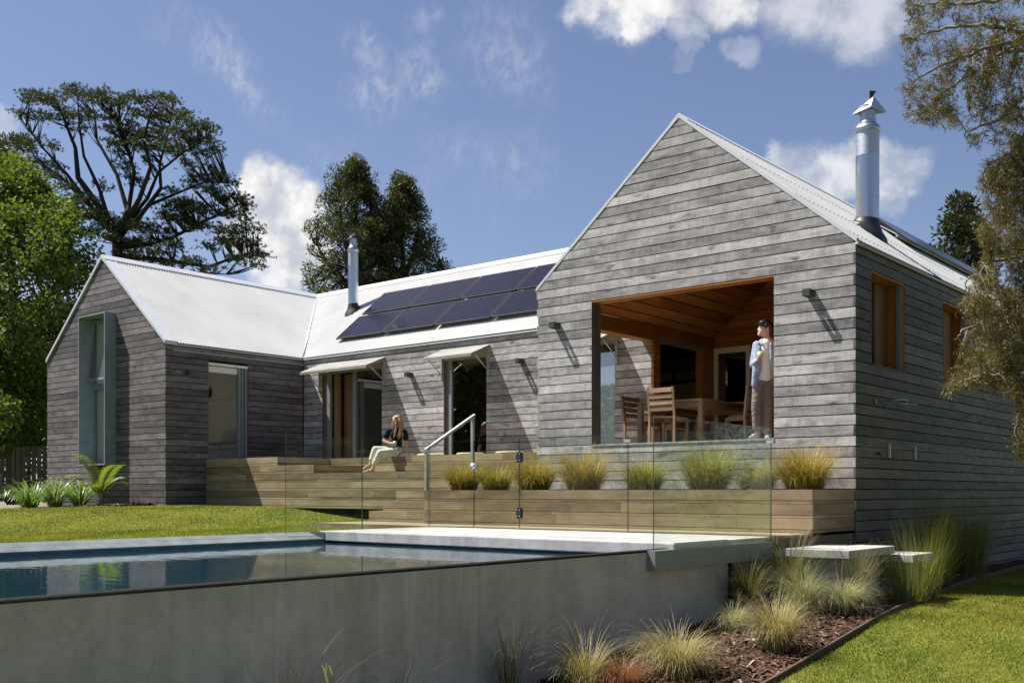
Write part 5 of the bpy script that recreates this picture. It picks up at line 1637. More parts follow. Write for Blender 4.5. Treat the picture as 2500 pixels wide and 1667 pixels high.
# ---------------------------------------------------------------- big open-crowned pine behind the far gable
def big_pine():
    d0 = 70.0
    base = at(300, 1215, d0)
    t_ = thing('pine_tree', 'large spreading dark pine with open fanning limbs behind the far gable', 'tree', None, base)
    base0 = Vector(base)
    mb = MB()
    K = lambda L_: [(x / 1.528, y / 1.528 + 146) for x, y in L_]
    leaders = [[(292, 1215), (290, 800)] + K([(440, 700), (438, 640), (380, 560), (290, 440), (280, 330), (235, 220), (215, 165)]),
        K([(440, 660), (395, 580), (372, 480), (312, 360), (296, 240), (290, 150)]), K([(440, 640), (480, 560), (500, 420), (470, 300), (425, 200), (400, 150)]),
        K([(445, 650), (485, 590), (545, 520), (590, 420), (680, 345), (790, 285)]), K([(450, 660), (490, 600), (565, 540), (650, 500), (770, 455), (860, 460)]),
        K([(450, 650), (520, 590), (600, 480), (592, 390), (622, 300), (645, 180)]), K([(445, 700), (540, 690), (640, 665), (740, 615), (890, 540), (930, 560)]),
        K([(445, 730), (600, 745), (780, 772), (900, 725), (985, 735)]), K([(435, 660), (395, 620), (255, 430), (165, 335), (75, 220)]), K([(435, 690), (420, 645), (330, 565), (225, 525), (165, 465)]),
        K([(440, 650), (470, 560), (440, 430), (360, 300), (350, 200), (340, 150)]), K([(450, 640), (520, 520), (560, 400), (540, 300), (560, 200), (600, 150)]), K([(440, 650), (380, 590), (240, 450), (130, 375), (110, 320)]), K([(445, 735), (560, 770), (700, 790), (840, 800)])]
    nodes = []
    for li, ld in enumerate(leaders):
        off = 0 if li == 0 else random.uniform(-4.5, 4.5)
        pts = []
        for i, (x, y) in enumerate(ld):
            f = i / (len(ld) - 1)
            pts.append(at(x + random.uniform(-3, 3), y, d0 + off * f))
        fine = []
        for i in range(len(pts) - 1):
            for k_ in range(4): fine.append(pts[i].lerp(pts[i + 1], k_ / 4))
        fine.append(pts[-1])
        limb(mb, [p - base0 for p in fine], (.50 if li == 0 else .21), .035, 7)
        for i, p in enumerate(fine):
            if i > len(fine) * .25: nodes.append((p, i / len(fine)))
    plates = [(115, 140, 35, 22), (190, 150, 40, 18), (272, 125, 34, 22), (340, 148, 42, 20), (390, 130, 20, 16), (440, 158, 38, 18), (520, 148, 42, 16), (600, 148, 38, 16), (645, 152, 14, 10), (88, 206, 28, 10), (170, 214, 38, 12), (250, 208, 38, 14), (330, 212, 36, 14), (420, 216, 28, 10), (520, 200, 38, 12), (590, 216, 33, 12), (662, 214, 36, 12), (692, 202, 14, 8),
              (450, 275, 38, 16), (520, 282, 42, 16), (600, 270, 42, 16), (680, 262, 42, 14), (750, 254, 42, 12), (792, 262, 14, 10), (430, 312, 32, 12), (520, 322, 46, 16), (610, 312, 46, 16), (700, 302, 46, 12), (770, 300, 28, 10), (650, 346, 36, 10), (740, 346, 42, 10), (802, 340, 28, 9), (700, 390, 28, 7), (800, 405, 14, 5),
              (740, 440, 42, 11), (812, 445, 38, 11), (862, 460, 18, 9), (720, 470, 28, 7), (790, 482, 38, 9), (640, 545, 42, 20), (700, 545, 42, 20), (760, 560, 38, 18), (690, 592, 46, 22), (620, 585, 28, 14), (740, 622, 38, 16), (830, 520, 38, 16), (890, 515, 28, 12), (912, 545, 24, 11), (860, 572, 38, 14), (912, 590, 24, 9),
              (820, 640, 28, 12), (880, 640, 38, 14), (950, 640, 18, 11), (850, 682, 42, 16), (930, 690, 38, 16), (980, 725, 18, 11), (900, 740, 46, 12), (960, 765, 28, 7), (780, 700, 24, 9), (300, 520, 40, 20), (260, 560, 32, 16), (330, 572, 45, 20), (400, 602, 45, 18), (470, 622, 45, 16), (540, 622, 40, 15), (602, 642, 36, 15), (520, 682, 55, 16), (420, 662, 45, 15), (330, 642, 36, 13), (640, 692, 45, 13), (580, 722, 45, 12), (480, 722, 45, 12), (700, 752, 45, 10), (780, 786, 36, 9), (620, 762, 36, 9),
              (130, 300, 24, 7), (190, 322, 18, 7), (110, 342, 18, 7), (160, 382, 28, 7), (222, 402, 22, 7), (190, 432, 28, 9), (240, 472, 22, 9), (150, 412, 18, 5), (300, 260, 26, 8), (400, 255, 22, 7), (480, 240, 22, 7), (460, 400, 26, 9), (500, 450, 28, 10), (380, 470, 20, 7), (440, 350, 16, 6), (560, 380, 20, 6), (640, 490, 22, 6)]
    polys = []
    for cx_, cy_, hw, th_ in plates:
        polys.append((K([(cx_ + hw * math.cos(a_ * .7854), cy_ + th_ * math.sin(a_ * .7854)) for a_ in range(8)]), int(hw * th_ / 55) + 3))
    C = []; D = []; T = []; W = []
    for P_, n in polys:
        for x, y in poly_samples(P_, n):
            c = at(x, y, d0)
            # hang the tuft on the closest limb that lies below it
            best = min(nodes, key=lambda q: ((q[0] - c).dot(RV)) ** 2 * .6 + ((q[0].z - c.z) + .6) ** 2 * 1.3)
            c = at(x, y, d0 + (best[0] - c).dot(FV) + random.gauss(0, 1.1))
            s_ = best[0]
            mid = (s_ + c) / 2 + Vector((0, 0, -.35 * random.random()))
            pts = bez(s_, mid, c, 5)
            limb(mb, [p - base0 for p in pts], .05, .015, 4)
            out = (c - s_).normalized()
            for k_ in range(random.randint(8, 12)):      # bristly tufts at the twig ends
                q = c + Vector((random.gauss(0, .24), random.gauss(0, .35), random.gauss(0, .10))) + out * random.gauss(0, .2)
                tq = random.random() ** 1.3 * .7 + .25 * min(1, max(0, (q.z - c.z) * 2 + .3)); ax = Vector((random.gauss(0, .35), random.gauss(0, .35), random.uniform(.3, 1.0))) + out * .5
                for j_ in range(12):
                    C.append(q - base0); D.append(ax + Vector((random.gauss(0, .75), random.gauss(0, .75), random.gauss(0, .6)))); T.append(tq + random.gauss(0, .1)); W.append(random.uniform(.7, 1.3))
    mb.build('trunk', t_, 'pine_bark', centre=False)
    W = np.array(W)
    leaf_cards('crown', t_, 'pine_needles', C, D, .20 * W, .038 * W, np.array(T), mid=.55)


big_pine()


def clump_tree(name, lab, d, clumps, trunks, mat, leaf_n, ln, wd, rad, bark, upward=.5, flat=1.0, r_trunk=.25, grp=None, droop=0.0):
    """clumps [(px, py, depth offset, radius)] hung on trunks (photo-grid polylines)"""
    base = at(trunks[0][0][0], trunks[0][0][1], d)
    t_ = thing(name, lab, 'tree', grp, base)
    base0 = Vector(base); mb = MB(); nodes = []
    for ti, tr in enumerate(trunks):
        pts = [at(x, y, d) for x, y in tr]; fine = []
        for i in range(len(pts) - 1):
            for k_ in range(4): fine.append(pts[i].lerp(pts[i + 1], k_ / 4) + Vector((random.gauss(0, .04), random.gauss(0, .04), 0)))
        fine.append(pts[-1])
        limb(mb, [p - base0 for p in fine], r_trunk * (1 if ti == 0 else .7), .04, 7); nodes += fine[2:]
    C = []; D = []; T = []; W = []
    for px, py, dz, r in clumps:
        c = at(px, py, d + dz)
        best = min(nodes, key=lambda q: (q - c).length_squared + (4 if q.z > c.z - .3 else 0))
        limb(mb, [p - base0 for p in bez(best, (best + c) / 2 + Vector((0, 0, -.2)), c, 4)], .05, .015, 4)
        n = int(leaf_n * (r / rad) ** 2)
        v = rng.normal(size=(n, 3)); v /= np.linalg.norm(v, axis=1, keepdims=True)
        rr_ = r * rng.random(n) ** .38
        P_ = v * rr_[:, None]; P_[:, 2] *= flat
        C.append(P_ + np.array(c - base0)); D.append(v + rng.normal(size=(n, 3)) * .55 + np.array([0, 0, upward - droop])); T.append(np.clip(rng.random(n) * .75 + .3 * v[:, 2], 0, 1)); W.append(rng.uniform(.7, 1.3, n))  # leaves lighten towards clump tops: sunlit tops put into the tint
    mb.build('trunk', t_, bark, centre=False)
    W = np.concatenate(W)
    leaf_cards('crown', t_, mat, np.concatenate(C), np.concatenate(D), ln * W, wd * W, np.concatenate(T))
    return t_


def profile_clumps(xc, prof, n, r0, r1, dm, seed_shell=.6):
    """prof [(py, left half-width, right half-width)] in photo-grid pixels; keeps most clumps near the outside"""
    out = []
    ys = [p[0] for p in prof]
    for _ in range(n):
        y = random.uniform(ys[0], ys[-1])
        for a, c in zip(prof, prof[1:]):
            if a[0] <= y <= c[0]: f = (y - a[0]) / (c[0] - a[0]); l = a[1] + (c[1] - a[1]) * f; r = a[2] + (c[2] - a[2]) * f; break
        u = random.uniform(-1, 1)
        w = (l if u < 0 else r)
        w *= random.uniform(.72, 1.13)
        x = xc + u * w
        z = random.choice((-1, 1)) * math.sqrt(max(0, 1 - u * u)) * random.uniform(.3, 1) * dm * (w / 100.0)
        out.append((x, y, z, random.uniform(r0, r1)))
        if _ % 5 == 0: out.append((xc + random.choice((-l, r)) * random.uniform(.92, 1.16), y + random.uniform(-8, 8), random.gauss(0, .5), r0 * random.uniform(.8, 1.15)))
    return out


# ---------------------------------------------------------------- two dark conifers behind the long roof
cl = profile_clumps(868, [(400, 6, 8), (440, 30, 26), (470, 60, 40), (520, 92, 78), (560, 100, 92), (620, 102, 100), (700, 108, 100), (760, 105, 100)], 300, .24, .66, 2.4)
cl += [(868, 396, 0, .5), (860, 412, .2, .45), (820, 420, 0, .5), (812, 440, 0, .5), (880, 430, 0, .5), (842, 412, 0, .4), (788, 500, 0, .5), (770, 690, 0, .6), (765, 560, 0, .6), (905, 440, .3, .5)]
clump_tree('conifer_tree', 'dark tufted conifer with several tops behind the slim flue', 60, cl, [[(872, 1240), (870, 700), (870, 560), (869, 400)], [(868, 700), (835, 560), (820, 425)], [(872, 690), (905, 560), (905, 450)], [(866, 720), (800, 640), (775, 600)]], 'conifer_leaf', 190, .17, .06, .6, 'pine_bark', .6, .9, .3)
cl = profile_clumps(985, [(440, 6, 10), (470, 30, 24), (520, 60, 50), (580, 75, 72), (640, 80, 86), (720, 85, 88)], 220, .24, .64, 2.4)
cl += [(975, 436, 0, .5), (995, 450, 0, .5), (1015, 490, 0, .55), (1012, 500, 0, .5), (1030, 520, 0, .5), (1046, 560, 0, .5), (1085, 652, 0, .55), (1090, 668, .2, .5), (1075, 668, .2, .5), (962, 470, 0, .5)]
clump_tree('conifer_tree', 'dark tufted conifer standing second from the slim flue', 61, cl, [[(985, 1240), (985, 700), (980, 560), (976, 440)], [(985, 690), (1020, 580), (1018, 500)], [(985, 720), (1060, 690), (1085, 660)]], 'conifer_leaf', 190, .17, .06, .6, 'pine_bark', .6, .9, .28)

# ---------------------------------------------------------------- bright broadleaf tree at the far end of the house
cl = profile_clumps(20, [(405, 8, 25), (440, 50, 55), (500, 110, 95), (520, 150, 130), (600, 170, 190), (650, 180, 215), (720, 190, 190), (820, 190, 150), (900, 180, 130), (1000, 170, 110), (1080, 140, 90)], 330, .38, .72, 3.2)
cl += [(40, 410, 0, .4), (55, 430, 0, .5), (85, 450, 0, .5), (140, 500, 0, .55), (160, 560, 0, .55), (205, 600, 0, .6), (225, 640, 0, .5)]
clump_tree('broadleaf_tree', 'bright green leafy tree left of the far gable', 36, cl, [[(40, 1230), (40, 1000), (35, 800), (30, 600), (35, 430)], [(40, 1130), (90, 1060), (110, 980)], [(38, 900), (120, 740), (170, 620)], [(38, 950), (-60, 760), (-110, 640)]], 'broad_leaf', 190, .135, .095, .55, 'pine_bark', .1, 1.0, .28, droop=.35)
cl = [(random.uniform(-140, 60), random.uniform(325, 430), random.gauss(0, 2), random.uniform(.6, 1.0)) for _ in range(70)]
clump_tree('pine_tree', 'dark pine crown at the left edge of the picture, behind the leafy tree', 74, cl, [[(-60, 1215), (-55, 600), (-40, 380)], [(-55, 600), (20, 420), (50, 390)]], 'pine_needles', 130, .34, .10, .8, 'pine_bark', .8, .5, .35)
cl = profile_clumps(2345, [(495, 6, 10), (530, 25, 30), (570, 45, 50), (620, 60, 60), (700, 70, 70), (900, 80, 80)], 90, .4, .7, 2.0)
clump_tree('conifer_tree', 'distant dark conifer rising behind the porch wing roof', 48, cl, [[(2345, 1240), (2345, 800), (2345, 500)]], 'far_leaf', 120, .24, .09, .6, 'pine_bark', .4, .8, .22)


# ---------------------------------------------------------------- near tree at the right with lichen-hung branches
def near_tree():
    base = at(2850, 1490, 13.0)
    base.z = z_low(base.y)
    t_ = thing('totara_tree', 'brownish fine-leaved tree overhanging from the right beside the house', 'tree', None, base)
    base0 = Vector(base); mb = MB(); nodes = []
    root = Vector(base)
    trunk = [root, at(2845, 1100, 13), at(2820, 700, 13), at(2800, 350, 13), at(2780, 0, 13), at(2770, -250, 13)]
    limb(mb, [p - base0 for p in trunk], .22, .08, 9)
    limbs = [([(2795, 300), (2640, 160), (2500, 80), (2400, 62), (2310, 72), (2230, 92), (2195, 97)], 12.2), ([(2790, 330), (2640, 190), (2500, 95), (2440, 140), (2395, 162)], 12.6),
             ([(2800, 420), (2640, 320), (2500, 235), (2440, 292), (2360, 318), (2355, 335)], 12.4), ([(2790, 250), (2600, 90), (2480, 105), (2400, 118), (2310, 150), (2225, 205), (2218, 270)], 12.0),
             ([(2800, 250), (2600, 110), (2450, 125), (2370, 180), (2300, 230), (2285, 300)], 12.9), ([(2790, 200), (2600, 20), (2480, -10), (2380, 10), (2300, 5), (2215, 20)], 12.5),
             ([(2810, 600), (2660, 450), (2520, 350), (2440, 395), (2400, 425)], 12.6), ([(2815, 720), (2660, 560), (2520, 480), (2430, 500), (2385, 560)], 13.0),
             ([(2820, 850), (2660, 700), (2520, 620), (2420, 640), (2360, 690), (2350, 730)], 12.2), ([(2820, 900), (2660, 790), (2520, 740), (2420, 770), (2350, 810), (2330, 830)], 12.7),
             ([(2830, 1000), (2660, 930), (2530, 910), (2420, 915), (2360, 925), (2310, 945)], 12.2), ([(2830, 1050), (2680, 990), (2560, 960), (2490, 1000), (2480, 1060), (2490, 1110)], 12.8),
             ([(2820, 800), (2680, 640), (2560, 560), (2480, 560), (2440, 600)], 13.4), ([(2830, 950), (2680, 850), (2560, 800), (2480, 820), (2430, 870)], 13.4)]
    for ld, d in limbs:
        pts = [at(x, y, d + (13.0 - d) * max(0, (x - 2500) / 300.0)) for x, y in ld]; fine = []
        for i in range(len(pts) - 1):
            for k_ in range(5): fine.append(pts[i].lerp(pts[i + 1], k_ / 5) + Vector((random.gauss(0, .012), random.gauss(0, .03), random.gauss(0, .012))))
        fine.append(pts[-1])
        limb(mb, [p - base0 for p in fine], .045, .006, 6)
        nodes += fine[3:]
    up_poly = [(2192, 100), (2222, 40), (2205, -30), (2560, -30), (2560, 420), (2450, 345), (2370, 335), (2350, 280), (2285, 310), (2215, 285), (2205, 215), (2235, 160)]
    lo_poly = [(2440, 350), (2560, 330), (2560, 1130), (2490, 1120), (2472, 1000), (2440, 955), (2395, 925), (2312, 950), (2335, 905), (2375, 880), (2345, 820), (2395, 780), (2350, 735), (2385, 690), (2368, 630), (2410, 590), (2385, 560), (2420, 520), (2395, 440)]
    tw = poly_samples([(2430, 280), (2560, 280), (2560, 460), (2440, 450)], 60) + poly_samples(up_poly, 200) + poly_samples(lo_poly, 470)
    C = []; D = []; T = []; W = []
    for x, y in tw:
        # fine twigs thin out towards the open side of the crown
        if y < 420 and random.random() < .12: continue
        c = at(x, y, random.uniform(11.7, 13.6))
        best = min(nodes, key=lambda q: (q - c).length_squared * (1.0 if q.dot(RV) > c.dot(RV) else 1.8))
        if (best - c).length > .9: c = best + (c - best) * (.9 / (best - c).length)
        pts = bez(best, (best + c) / 2 + Vector((0, 0, .05)), c + Vector((0, 0, -.05)), 5)
        limb(mb, [p - base0 for p in pts], .007, .002, 3)
        dirv = (pts[-1] - pts[0]).normalized()
        for s_ in range(30):
            f = random.uniform(.25, 1.08)
            p = pts[0].lerp(pts[-1], f) + Vector((random.gauss(0, .03), random.gauss(0, .045), random.gauss(0, .03)))
            sd = (dirv + Vector((random.gauss(0, .6), random.gauss(0, .6), random.gauss(-.15, .5)))).normalized()
            sl = random.uniform(.05, .13)
            tb_ = random.random()
            for k_ in range(9):
                g = k_ / 9
                C.append(p + sd * (sl * g) - base0)
                D.append(sd + Vector((random.gauss(0, .55), random.gauss(0, .55), random.gauss(0, .55)))); T.append(.7 * tb_ + .3 * random.random()); W.append(random.uniform(.7, 1.3))
    mb.build('trunk', t_, 'grey_bark', centre=False)
    W = np.array(W)
    leaf_cards('crown', t_, 'spray_leaf', [tuple(c) for c in C], [tuple(d) for d in D], .040 * W, .0075 * W, np.array(T))
    # rest of the crown, unseen: added to block sky light on the side wall
    C = []; D = []; T = []; mb = MB()
    for _ in range(420):
        v = Vector((random.gauss(0, 1), random.gauss(0, 1), random.gauss(0, 1))).normalized() * random.random() ** .4
        c = Vector((trunk[2].x + .3 + v.x * 2.5, trunk[2].y + .5 + v.y * 3.2, 2.6 + v.z * 3.3)); rel = c - CAMP
        dd = rel.dot(FV)
        if dd > 1 and rel.dot(RV) / dd < .53: continue
        limb(mb, [p - base0 for p in bez(trunk[3] if c.z > 1 else trunk[2], (c + trunk[3]) / 2, c, 3)], .02, .006, 3)
        for k_ in range(70):
            u = Vector((random.gauss(0, 1), random.gauss(0, 1), random.gauss(0, .7))); C.append(tuple(c + u * .22 - base0)); D.append(tuple(u)); T.append(random.random())
    mb.build('limbs', t_, 'grey_bark', centre=False)
    leaf_cards('unseen_crown', t_, 'spray_leaf', C, D, .13, .035, np.array(T))
    # beard lichen tufts below some limbs
    C = []; D = []; T = []
    for x, y, l in ((2378, 165, .30), (2410, 165, .22), (2366, 215, .25), (2480, 115, .2)):
        for _ in range(170):
            p = at(x + random.gauss(0, 3), y + random.random() * l * 190, 12.4 + random.gauss(0, .02)); C.append(tuple(p - base0)); D.append((random.gauss(0, .3), random.gauss(0, .3), -1)); T.append(random.random())
    leaf_cards('lichen', t_, 'spray_leaf', C, D, .06, .01, np.array(T))['kind'] = 'stuff'


near_tree()


# ---------------------------------------------------------------- trees on the far side of the garden, mirrored in the windows
def garden_tree(lab, x, y, h, r, n=260, leaf_n=95):
    t_ = thing('garden_tree', lab, 'tree', 'garden trees mirrored in the windows', (x, y, z_up(x, y) - .1))
    mb = MB(); limb(mb, [Vector((0, 0, 0)), Vector((.1, 0, h * .4)), Vector((0, .1, h * .85))], .22, .05, 7)
    C = []; D = []; T = []
    for _ in range(n):
        u = random.random(); z = h * (.12 + .86 * u); w = r * math.sqrt(max(.03, 1 - (2 * u - .85) ** 2 * .8))
        a = random.uniform(0, 2 * math.pi); q = w * math.sqrt(random.random()); c = np.array((q * math.cos(a), q * math.sin(a), z))
        v = rng.normal(size=(leaf_n, 3)); v /= np.linalg.norm(v, axis=1, keepdims=True)
        C.append(c + v * .75 * rng.random((leaf_n, 1)) ** .4); D.append(v + rng.normal(size=(leaf_n, 3)) * .6); T.append(np.clip(rng.random(leaf_n) * .7 + .3 * v[:, 2], 0, 1))
    mb.build('trunk', t_, 'pine_bark', centre=False)
    leaf_cards('crown', t_, 'broad_leaf', np.concatenate(C), np.concatenate(D), .34, .24, np.concatenate(T))


garden_tree('tall leafy garden tree mirrored in the window behind the handrail', -27.0, -16.0, 10.5, 3.6)
garden_tree('rounded garden tree mirrored low in the window seen through the porch', -19.5, -18.5, 5.3, 2.8)
garden_tree('wide garden tree mirrored in the patio door glass', -35.0, -13.0, 9.5, 4.0)
garden_tree('leafy garden tree mirrored beside the rounded one', -23.5, -21.5, 5.4, 2.8)

# hedge and fence at the far left edge
hg = thing('hedge', 'dark evergreen hedge behind the paling fence', 'hedge', None, at(0, 1225, 40))
v = rng.normal(size=(9000, 3)); P_ = np.stack([rng.uniform(-9, 8, 9000), rng.uniform(-.8, .8, 9000), rng.uniform(0, 2.6, 9000) ** .9], 1)
Mz = np.array([[math.cos(TH), -math.sin(TH), 0], [math.sin(TH), math.cos(TH), 0], [0, 0, 1]])
leaf_cards('foliage', hg, 'hedge_leaf', P_ @ Mz.T, v, .2, .13, rng.random(9000))
pf = thing('paling_fence', 'dark timber paling fence under the leafy tree', 'fence', None, at(60, 1215, 33), TH)
for i in range(22): bx('paling', pf, 'fence_timber', -1.75 + i * .165, -1.75 + i * .165 + .128, -.01, .012, -.1, 1.62 + random.uniform(-.03, .03), along=2)
for z in (.3, 1.25): bx('rail', pf, 'fence_timber', -1.8, 1.9, .0125, .06, z, z + .07, along=0)


# ---------------------------------------------------------------- grasses
def tussock(name, lab, cat, grp, loc, n, h, spread, w, mat, droop=1.0, stiff=.35, tip=0.0, base_r=.07, segs=5):
    """blades that rise from one crown and arch over under their own weight"""
    V = []; Fs = []; T = []; lx, ly = random.gauss(0, .14), random.gauss(0, .14)
    for i in range(n):
        a = random.uniform(0, 2 * math.pi); br = base_r * math.sqrt(random.random())
        lean = abs(random.gauss(stiff, .28)); hh = h * random.uniform(.5, 1.1) * (1.25 if random.random() < .06 else 1)
        ca, sa = math.cos(a), math.sin(a)
        tt = random.random()
        dead = random.random() < .07
        if dead: hh *= .7; lean += .5; tt = 1.4
        x, y, z = br * ca, br * sa, 0.0
        ang = lean * .55
        side = Vector((-sa, ca, 0)); sw = random.uniform(.7, 1.3) * w; tw = random.gauss(0, .25)
        b0 = len(V); L_ = hh * (1 + .25 * lean)
        for s_ in range(segs + 1):
            f = s_ / segs
            ww = sw * (1 - f ** 1.6 * .92)
            V.append((x - side.x * ww / 2, y - side.y * ww / 2, max(0, z))); V.append((x + side.x * ww / 2, y + side.y * ww / 2, max(0, z)))
            ang2 = ang + (droop * (.35 + lean)) * f * f * 1.9
            x += ca * math.sin(ang2) * L_ / segs * spread + (tw * side.x + lx) * L_ / segs * f; y += sa * math.sin(ang2) * L_ / segs * spread + (tw * side.y + ly) * L_ / segs * f; z += math.cos(min(ang2, 2.6)) * L_ / segs
        for s_ in range(segs):
            q = b0 + 2 * s_; Fs.append((q, q + 1, q + 3, q + 2)); T.append(min(1, max(0, tt * .65 + tip * (s_ / segs) + random.gauss(0, .05))))
    o = np_mesh(name, V, Fs, T, mat)
    o.location = loc
    return tag(o, lab, cat, grp)


PG = [(-6.67, 'at the end of the planter nearest the handrail', .62, 'planter_grass', .30), (-5.97, 'with a brown base, second from the handrail', .60, 'planter_grass_green', .34), (-5.06, 'third from the handrail', .62, 'planter_grass', .32), (-4.09, 'fourth from the handrail', .66, 'planter_grass', .32),
      (-2.98, 'right behind the nearest edge of the glass fence', .62, 'planter_grass_green', .36), (-1.86, 'below the feet of the standing person', .66, 'planter_grass_green', .34), (-1.12, 'second from the bare end of the planter', .58, 'planter_grass_green', .38), (-.42, 'at the bare corner end of the planter', .66, 'planter_grass', .36)]
for pi, (x, lab, h, mt, st) in enumerate(PG):
    vs_ = [.95, .88, 1.06, 1.12, .98, 1.15, .9, 1.1][pi]
    tussock('planter_grass', 'golden green grass tuft in the planter, ' + lab, 'grass tuft', 'grass tufts in the planter', (x, -.78 + random.uniform(-.06, .06), -.02), int(1050 * vs_), h * 1.04 * vs_, 1.0, .0085, mt, 1.0, st + .26, .55, .21 * vs_)
BT = [('bushy pale tussock at the bottom edge, closest to the lawn corner', (.90, -6.30), 1500, .54, 'bed_tussock', 1.25, .62, .16), ('arching tussock in the middle of the mulch bed', (1.22, -5.00), 1200, .60, 'bed_tussock', 1.15, .45, .11),
      ('rounded tussock in front of the upper concrete step', (1.02, -2.95), 1300, .50, 'bed_tussock_pale', 1.25, .65, .12), ('small green tussock close to the end of the pool wall', (.42, -4.35), 700, .36, 'bed_tussock_pale', 1.2, .6, .09),
      ('tall sedge between the channel end and the upper concrete step', (.36, -2.85), 420, 1.0, 'tall_sedge', .75, .28, .09), ('pale green tussock beside the tall sedge', (.66, -3.15), 900, .58, 'bed_tussock_pale', 1.1, .5, .10),
      ('thin brown sedge rising in front of the concrete step pier', (.98, -2.45), 330, .78, 'tall_sedge', .6, .32, .07), ('wispy tussock at the bottom edge in front of the stained wall', (.45, -7.05), 300, .62, 'bed_tussock', 1.1, .5, .10),
      ('dark thin sedge against the pool wall under the stain', (.06, -7.6), 110, .78, 'tall_sedge', .8, .35, .08), ('dark drooping sedge against the pool wall, leftmost of the sedges', (.15, -10.0), 130, .92, 'tall_sedge', .9, .4, .08),
      ('faint dark sedge against the middle of the pool wall', (.12, -8.95), 80, .70, 'tall_sedge', .9, .45, .08), ('reddish sedge at the bottom edge between two pale tussocks', (.68, -6.85), 700, .34, 'red_sedge', 1.3, .65, .13),
      ('pale tussock at the bottom edge just left of the reddish sedge', (.28, -7.0), 260, .40, 'bed_tussock_pale', 1.2, .5, .09), ('brown shaded sedge in the dark corner behind the pool wall end', (.12, -3.45), 420, .75, 'tall_sedge', 1.0, .4, .08)]
for lab, (x, y), n, h, mt, dr, st, brr in BT:
    tussock('bed_tussock', lab, 'grass tuft', 'tussocks and sedges in the mulch bed', (x, y, z_low(y) + .045), n, h, 1.0, .0048, mt, dr * 1.12, st, .55, brr, 7)
# dry stalks with pale seed heads in front of the wall
sk = thing('seed_stalk', 'dry golden grass stalks with curling seed heads in front of the pool wall', 'grass stalk', None, (.22, -9.75, z_low(-9.75)))
V = []; Fs = []; T = []
for i in range(7):
    a = random.uniform(-.5, .5); x0 = random.uniform(-.12, .15); y0 = random.uniform(-.12, .2); hh = random.uniform(.75, 1.0); q0 = len(V)
    for s_ in range(9):
        f = s_ / 8; px_ = x0 - .22 * f * f * (a + .4); py_ = y0 - .26 * f * f * (a + .5); pz_ = hh * (f - .18 * f ** 4); ww = .003 if f < .65 else .009 * (1 - abs(f - .82) * 3)
        V += [(px_ - ww * RV.x, py_ - ww * RV.y, pz_), (px_ + ww * RV.x, py_ + ww * RV.y, pz_)]
    for s_ in range(8): Fs.append((q0 + 2 * s_, q0 + 2 * s_ + 1, q0 + 2 * s_ + 3, q0 + 2 * s_ + 2)); T.append(.6 + .4 * s_ / 8)
np_mesh('stalks', V, Fs, T, 'bed_tussock_pale', sk)

RU = [('thin green rush clump in front of the lower concrete step', (1.06, -1.0), 260, .72), ('tallest green rush clump, middle of those by the side wall', (.62, 1.35), 620, 1.25), ('spreading green rush clump deepest along the side wall', (.42, 3.6), 700, 1.25), ('low green rush clump just past the lower concrete step', (.80, .25), 420, .95)]
for lab, (x, y), n, h in RU:
    tussock('rush_clump', lab, 'rush', 'green rushes beside the house', (x, y, z_low(y) + .05), int(n * 1.6), h, 1.0, .0048, 'rush_stem', .26, .24, .35, .28)
LI = [(-18.75, -1.45, .85, 'variegated lily clump next to the palm, third from the picture edge'), (-19.35, -1.75, .85, 'variegated lily clump, middle of the three below the far gable'), (-19.95, -2.05, .80, 'yellowish lily clump, first of the three below the far gable'), (-20.6, -3.2, .50, 'small lily clump at the picture edge'), (-23.2, -.6, .85, 'upright lily clump under the leafy tree before the fence')]
for x, y, h, lab in LI:
    tussock('lily_clump', lab, 'lily', 'lilies by the far gable', (x, y, z_up(x, y) + .04), 95, h * 1.05, 1.15, .042, 'lily_leaf', 1.05, .75, .7, .12, 6)

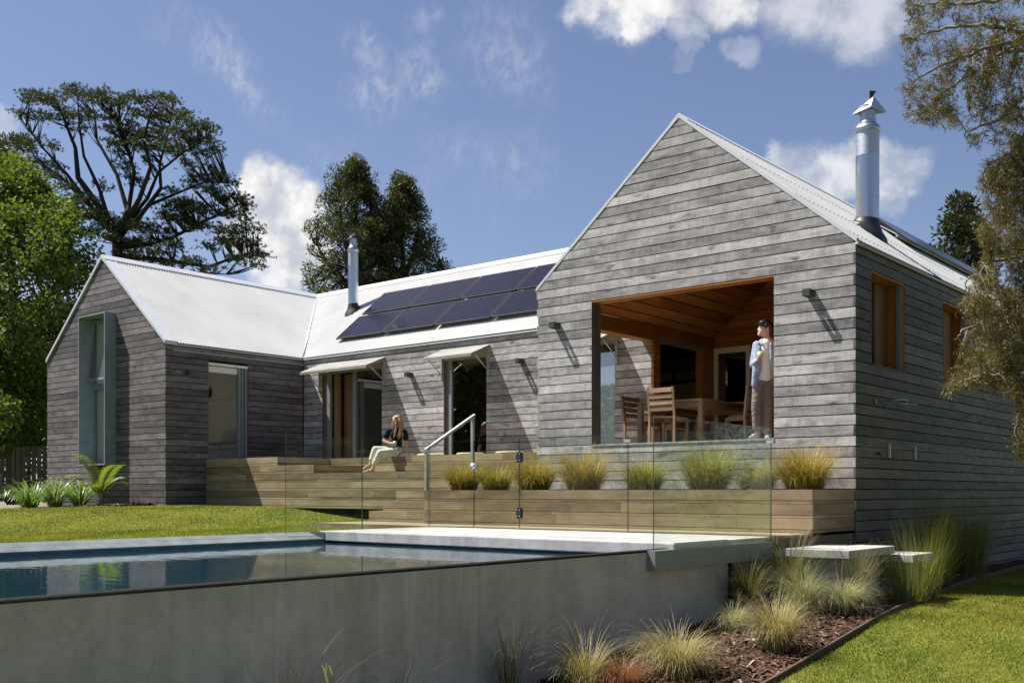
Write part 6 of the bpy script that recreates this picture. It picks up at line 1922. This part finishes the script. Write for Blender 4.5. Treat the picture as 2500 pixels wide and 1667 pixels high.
# ---------------------------------------------------------------- young palm by the far gable
pm = thing('young_palm', 'young feather palm with yellow green fronds below the window box', 'palm', None, (-17.75, -1.45, z_up(-17.75, -1.45) + .04))
pm.scale = (1.2, 1.2, 1.2)
mb = MB(); mb.tube([(0, 0, 0), (0, 0, .25)], [.05, .03], 8); mb.build('stem', pm, 'palm_bark' if 'palm_bark' in M else 'grey_bark', centre=False)
for fi, (sx, fy, L_, up, tint) in enumerate(((-.75, -.3, .80, 1.25, .9), (-.25, .1, .85, 1.9, .45), (.30, -.2, .80, 1.6, .3), (.85, -.1, .75, 1.0, .3), (-.3, -.7, .5, 1.1, .6), (.4, .5, .6, 1.4, .25))):
    dv = (RV * sx + FV * fy).normalized() if abs(sx) + abs(fy) > 0 else RV
    pts = [Vector((0, 0, .18)) + dv * (L_ * f * .75) * (.35 + .65 * f) + Vector((0, 0, 1)) * (L_ * up * f * .75 - L_ * .42 * f * f * f) for f in [i / 10 for i in range(11)]]
    V = []; Fs = []; T = []
    for i in range(2, 11):
        t_v = (pts[i] - pts[i - 1]).normalized(); sd = t_v.cross(Vector((0, 0, 1))).normalized()
        for sgn in (-1, 1):
            for q_ in range(3):
                p = pts[i - 1].lerp(pts[i], q_ / 3); ll = .30 * (1 - abs(i / 10 - .55) * .9)
                d_ = (sd * sgn * .8 + t_v * .75 + Vector((0, 0, -.12))).normalized(); wn = d_.cross(t_v).cross(d_).normalized() * .014
                b0 = len(V); V += [p - wn, p + d_ * ll * .5 - wn, p + d_ * ll, p + d_ * ll * .5 + wn]; Fs.append((b0, b0 + 1, b0 + 2, b0 + 3)); T.append(min(1, max(0, tint + random.gauss(0, .12))))
    mb = MB(); mb.tube(pts, [.014 - .001 * i for i in range(11)], 5)
    o = mb.build('frond', pm, 'lichen', centre=False)
    np_mesh('leaflets', [tuple(v) for v in V], Fs, T, 'palm_leaf', o)

# ---------------------------------------------------------------- mown grass blades
def lawn(name, lab, n, xr, yr, zf, ok, h, w0, dref):
    C = []; Wd = []
    cx, cy = CAMP.x, CAMP.y
    while len(C) < n:
        x = random.uniform(*xr); y = random.uniform(*yr)
        if not ok(x, y): continue
        dd = (x - cx) * FV.x + (y - cy) * FV.y; l_ = (x - cx) * RV.x + (y - cy) * RV.y
        if dd < 4 or abs(l_ / dd) > .56 or random.random() > (dref / dd) ** 1.4: continue
        C.append((x, y, zf(x, y) - .006)); Wd.append(w0 * max(1, dd / dref) ** .8)
    n = len(C)
    D = rng.normal(size=(n, 3)) * .6; D[:, 2] = 1
    patch = np.array([.5 + .28 * math.sin(c[0] * 1.9 + 1.3 * math.sin(c[1] * 1.1)) * math.cos(c[1] * 1.6 + c[0] * .7) + .15 * math.sin(c[0] * 5.1 + c[1] * 4.3) + .16 * math.sin(c[0] * 13.1 - c[1] * 9.7) * math.cos(c[1] * 11.3 + c[0] * 7.9) for c in C])
    leaf_cards(name, None, 'lawn_blade', C, D, h * rng.uniform(.6, 1.3, n), np.array(Wd), patch + rng.normal(0, .26, n), mid=.4)
    o = bpy.data.objects[name] if name in bpy.data.objects else None
    return o


def mk(o_name, lab):
    o = [q for q in bpy.data.objects if q.name.startswith(o_name) and 'kind' not in q.keys()][-1]
    o['kind'] = 'stuff'; o['label'] = lab


lawn('grass', '', 110000, (.3, 9), (-8.5, 13), lambda x, y: z_low(y) + .012 * math.sin(x * 1.7 + y * .9) * math.cos(y * 1.3 - x * .6), lambda x, y: x > edge_x(y) + .015, .036, .006, 8.0); mk('grass', 'mown lower lawn grass')
lawn('grass', '', 110000, (-24, -6.13), (-12.5, .4), lambda x, y: z_up(x, y) + .012 * math.sin(x * 1.7 + y * .9) * math.cos(y * 1.3 - x * .6),
     lambda x, y: not (x < -16.3 and y > -1.85 - max(0, (-19.5 - x)) * .35) and not (x > -8.9 and y > -2.35), .036, .0075, 12.0); mk('grass', 'mown upper lawn grass')
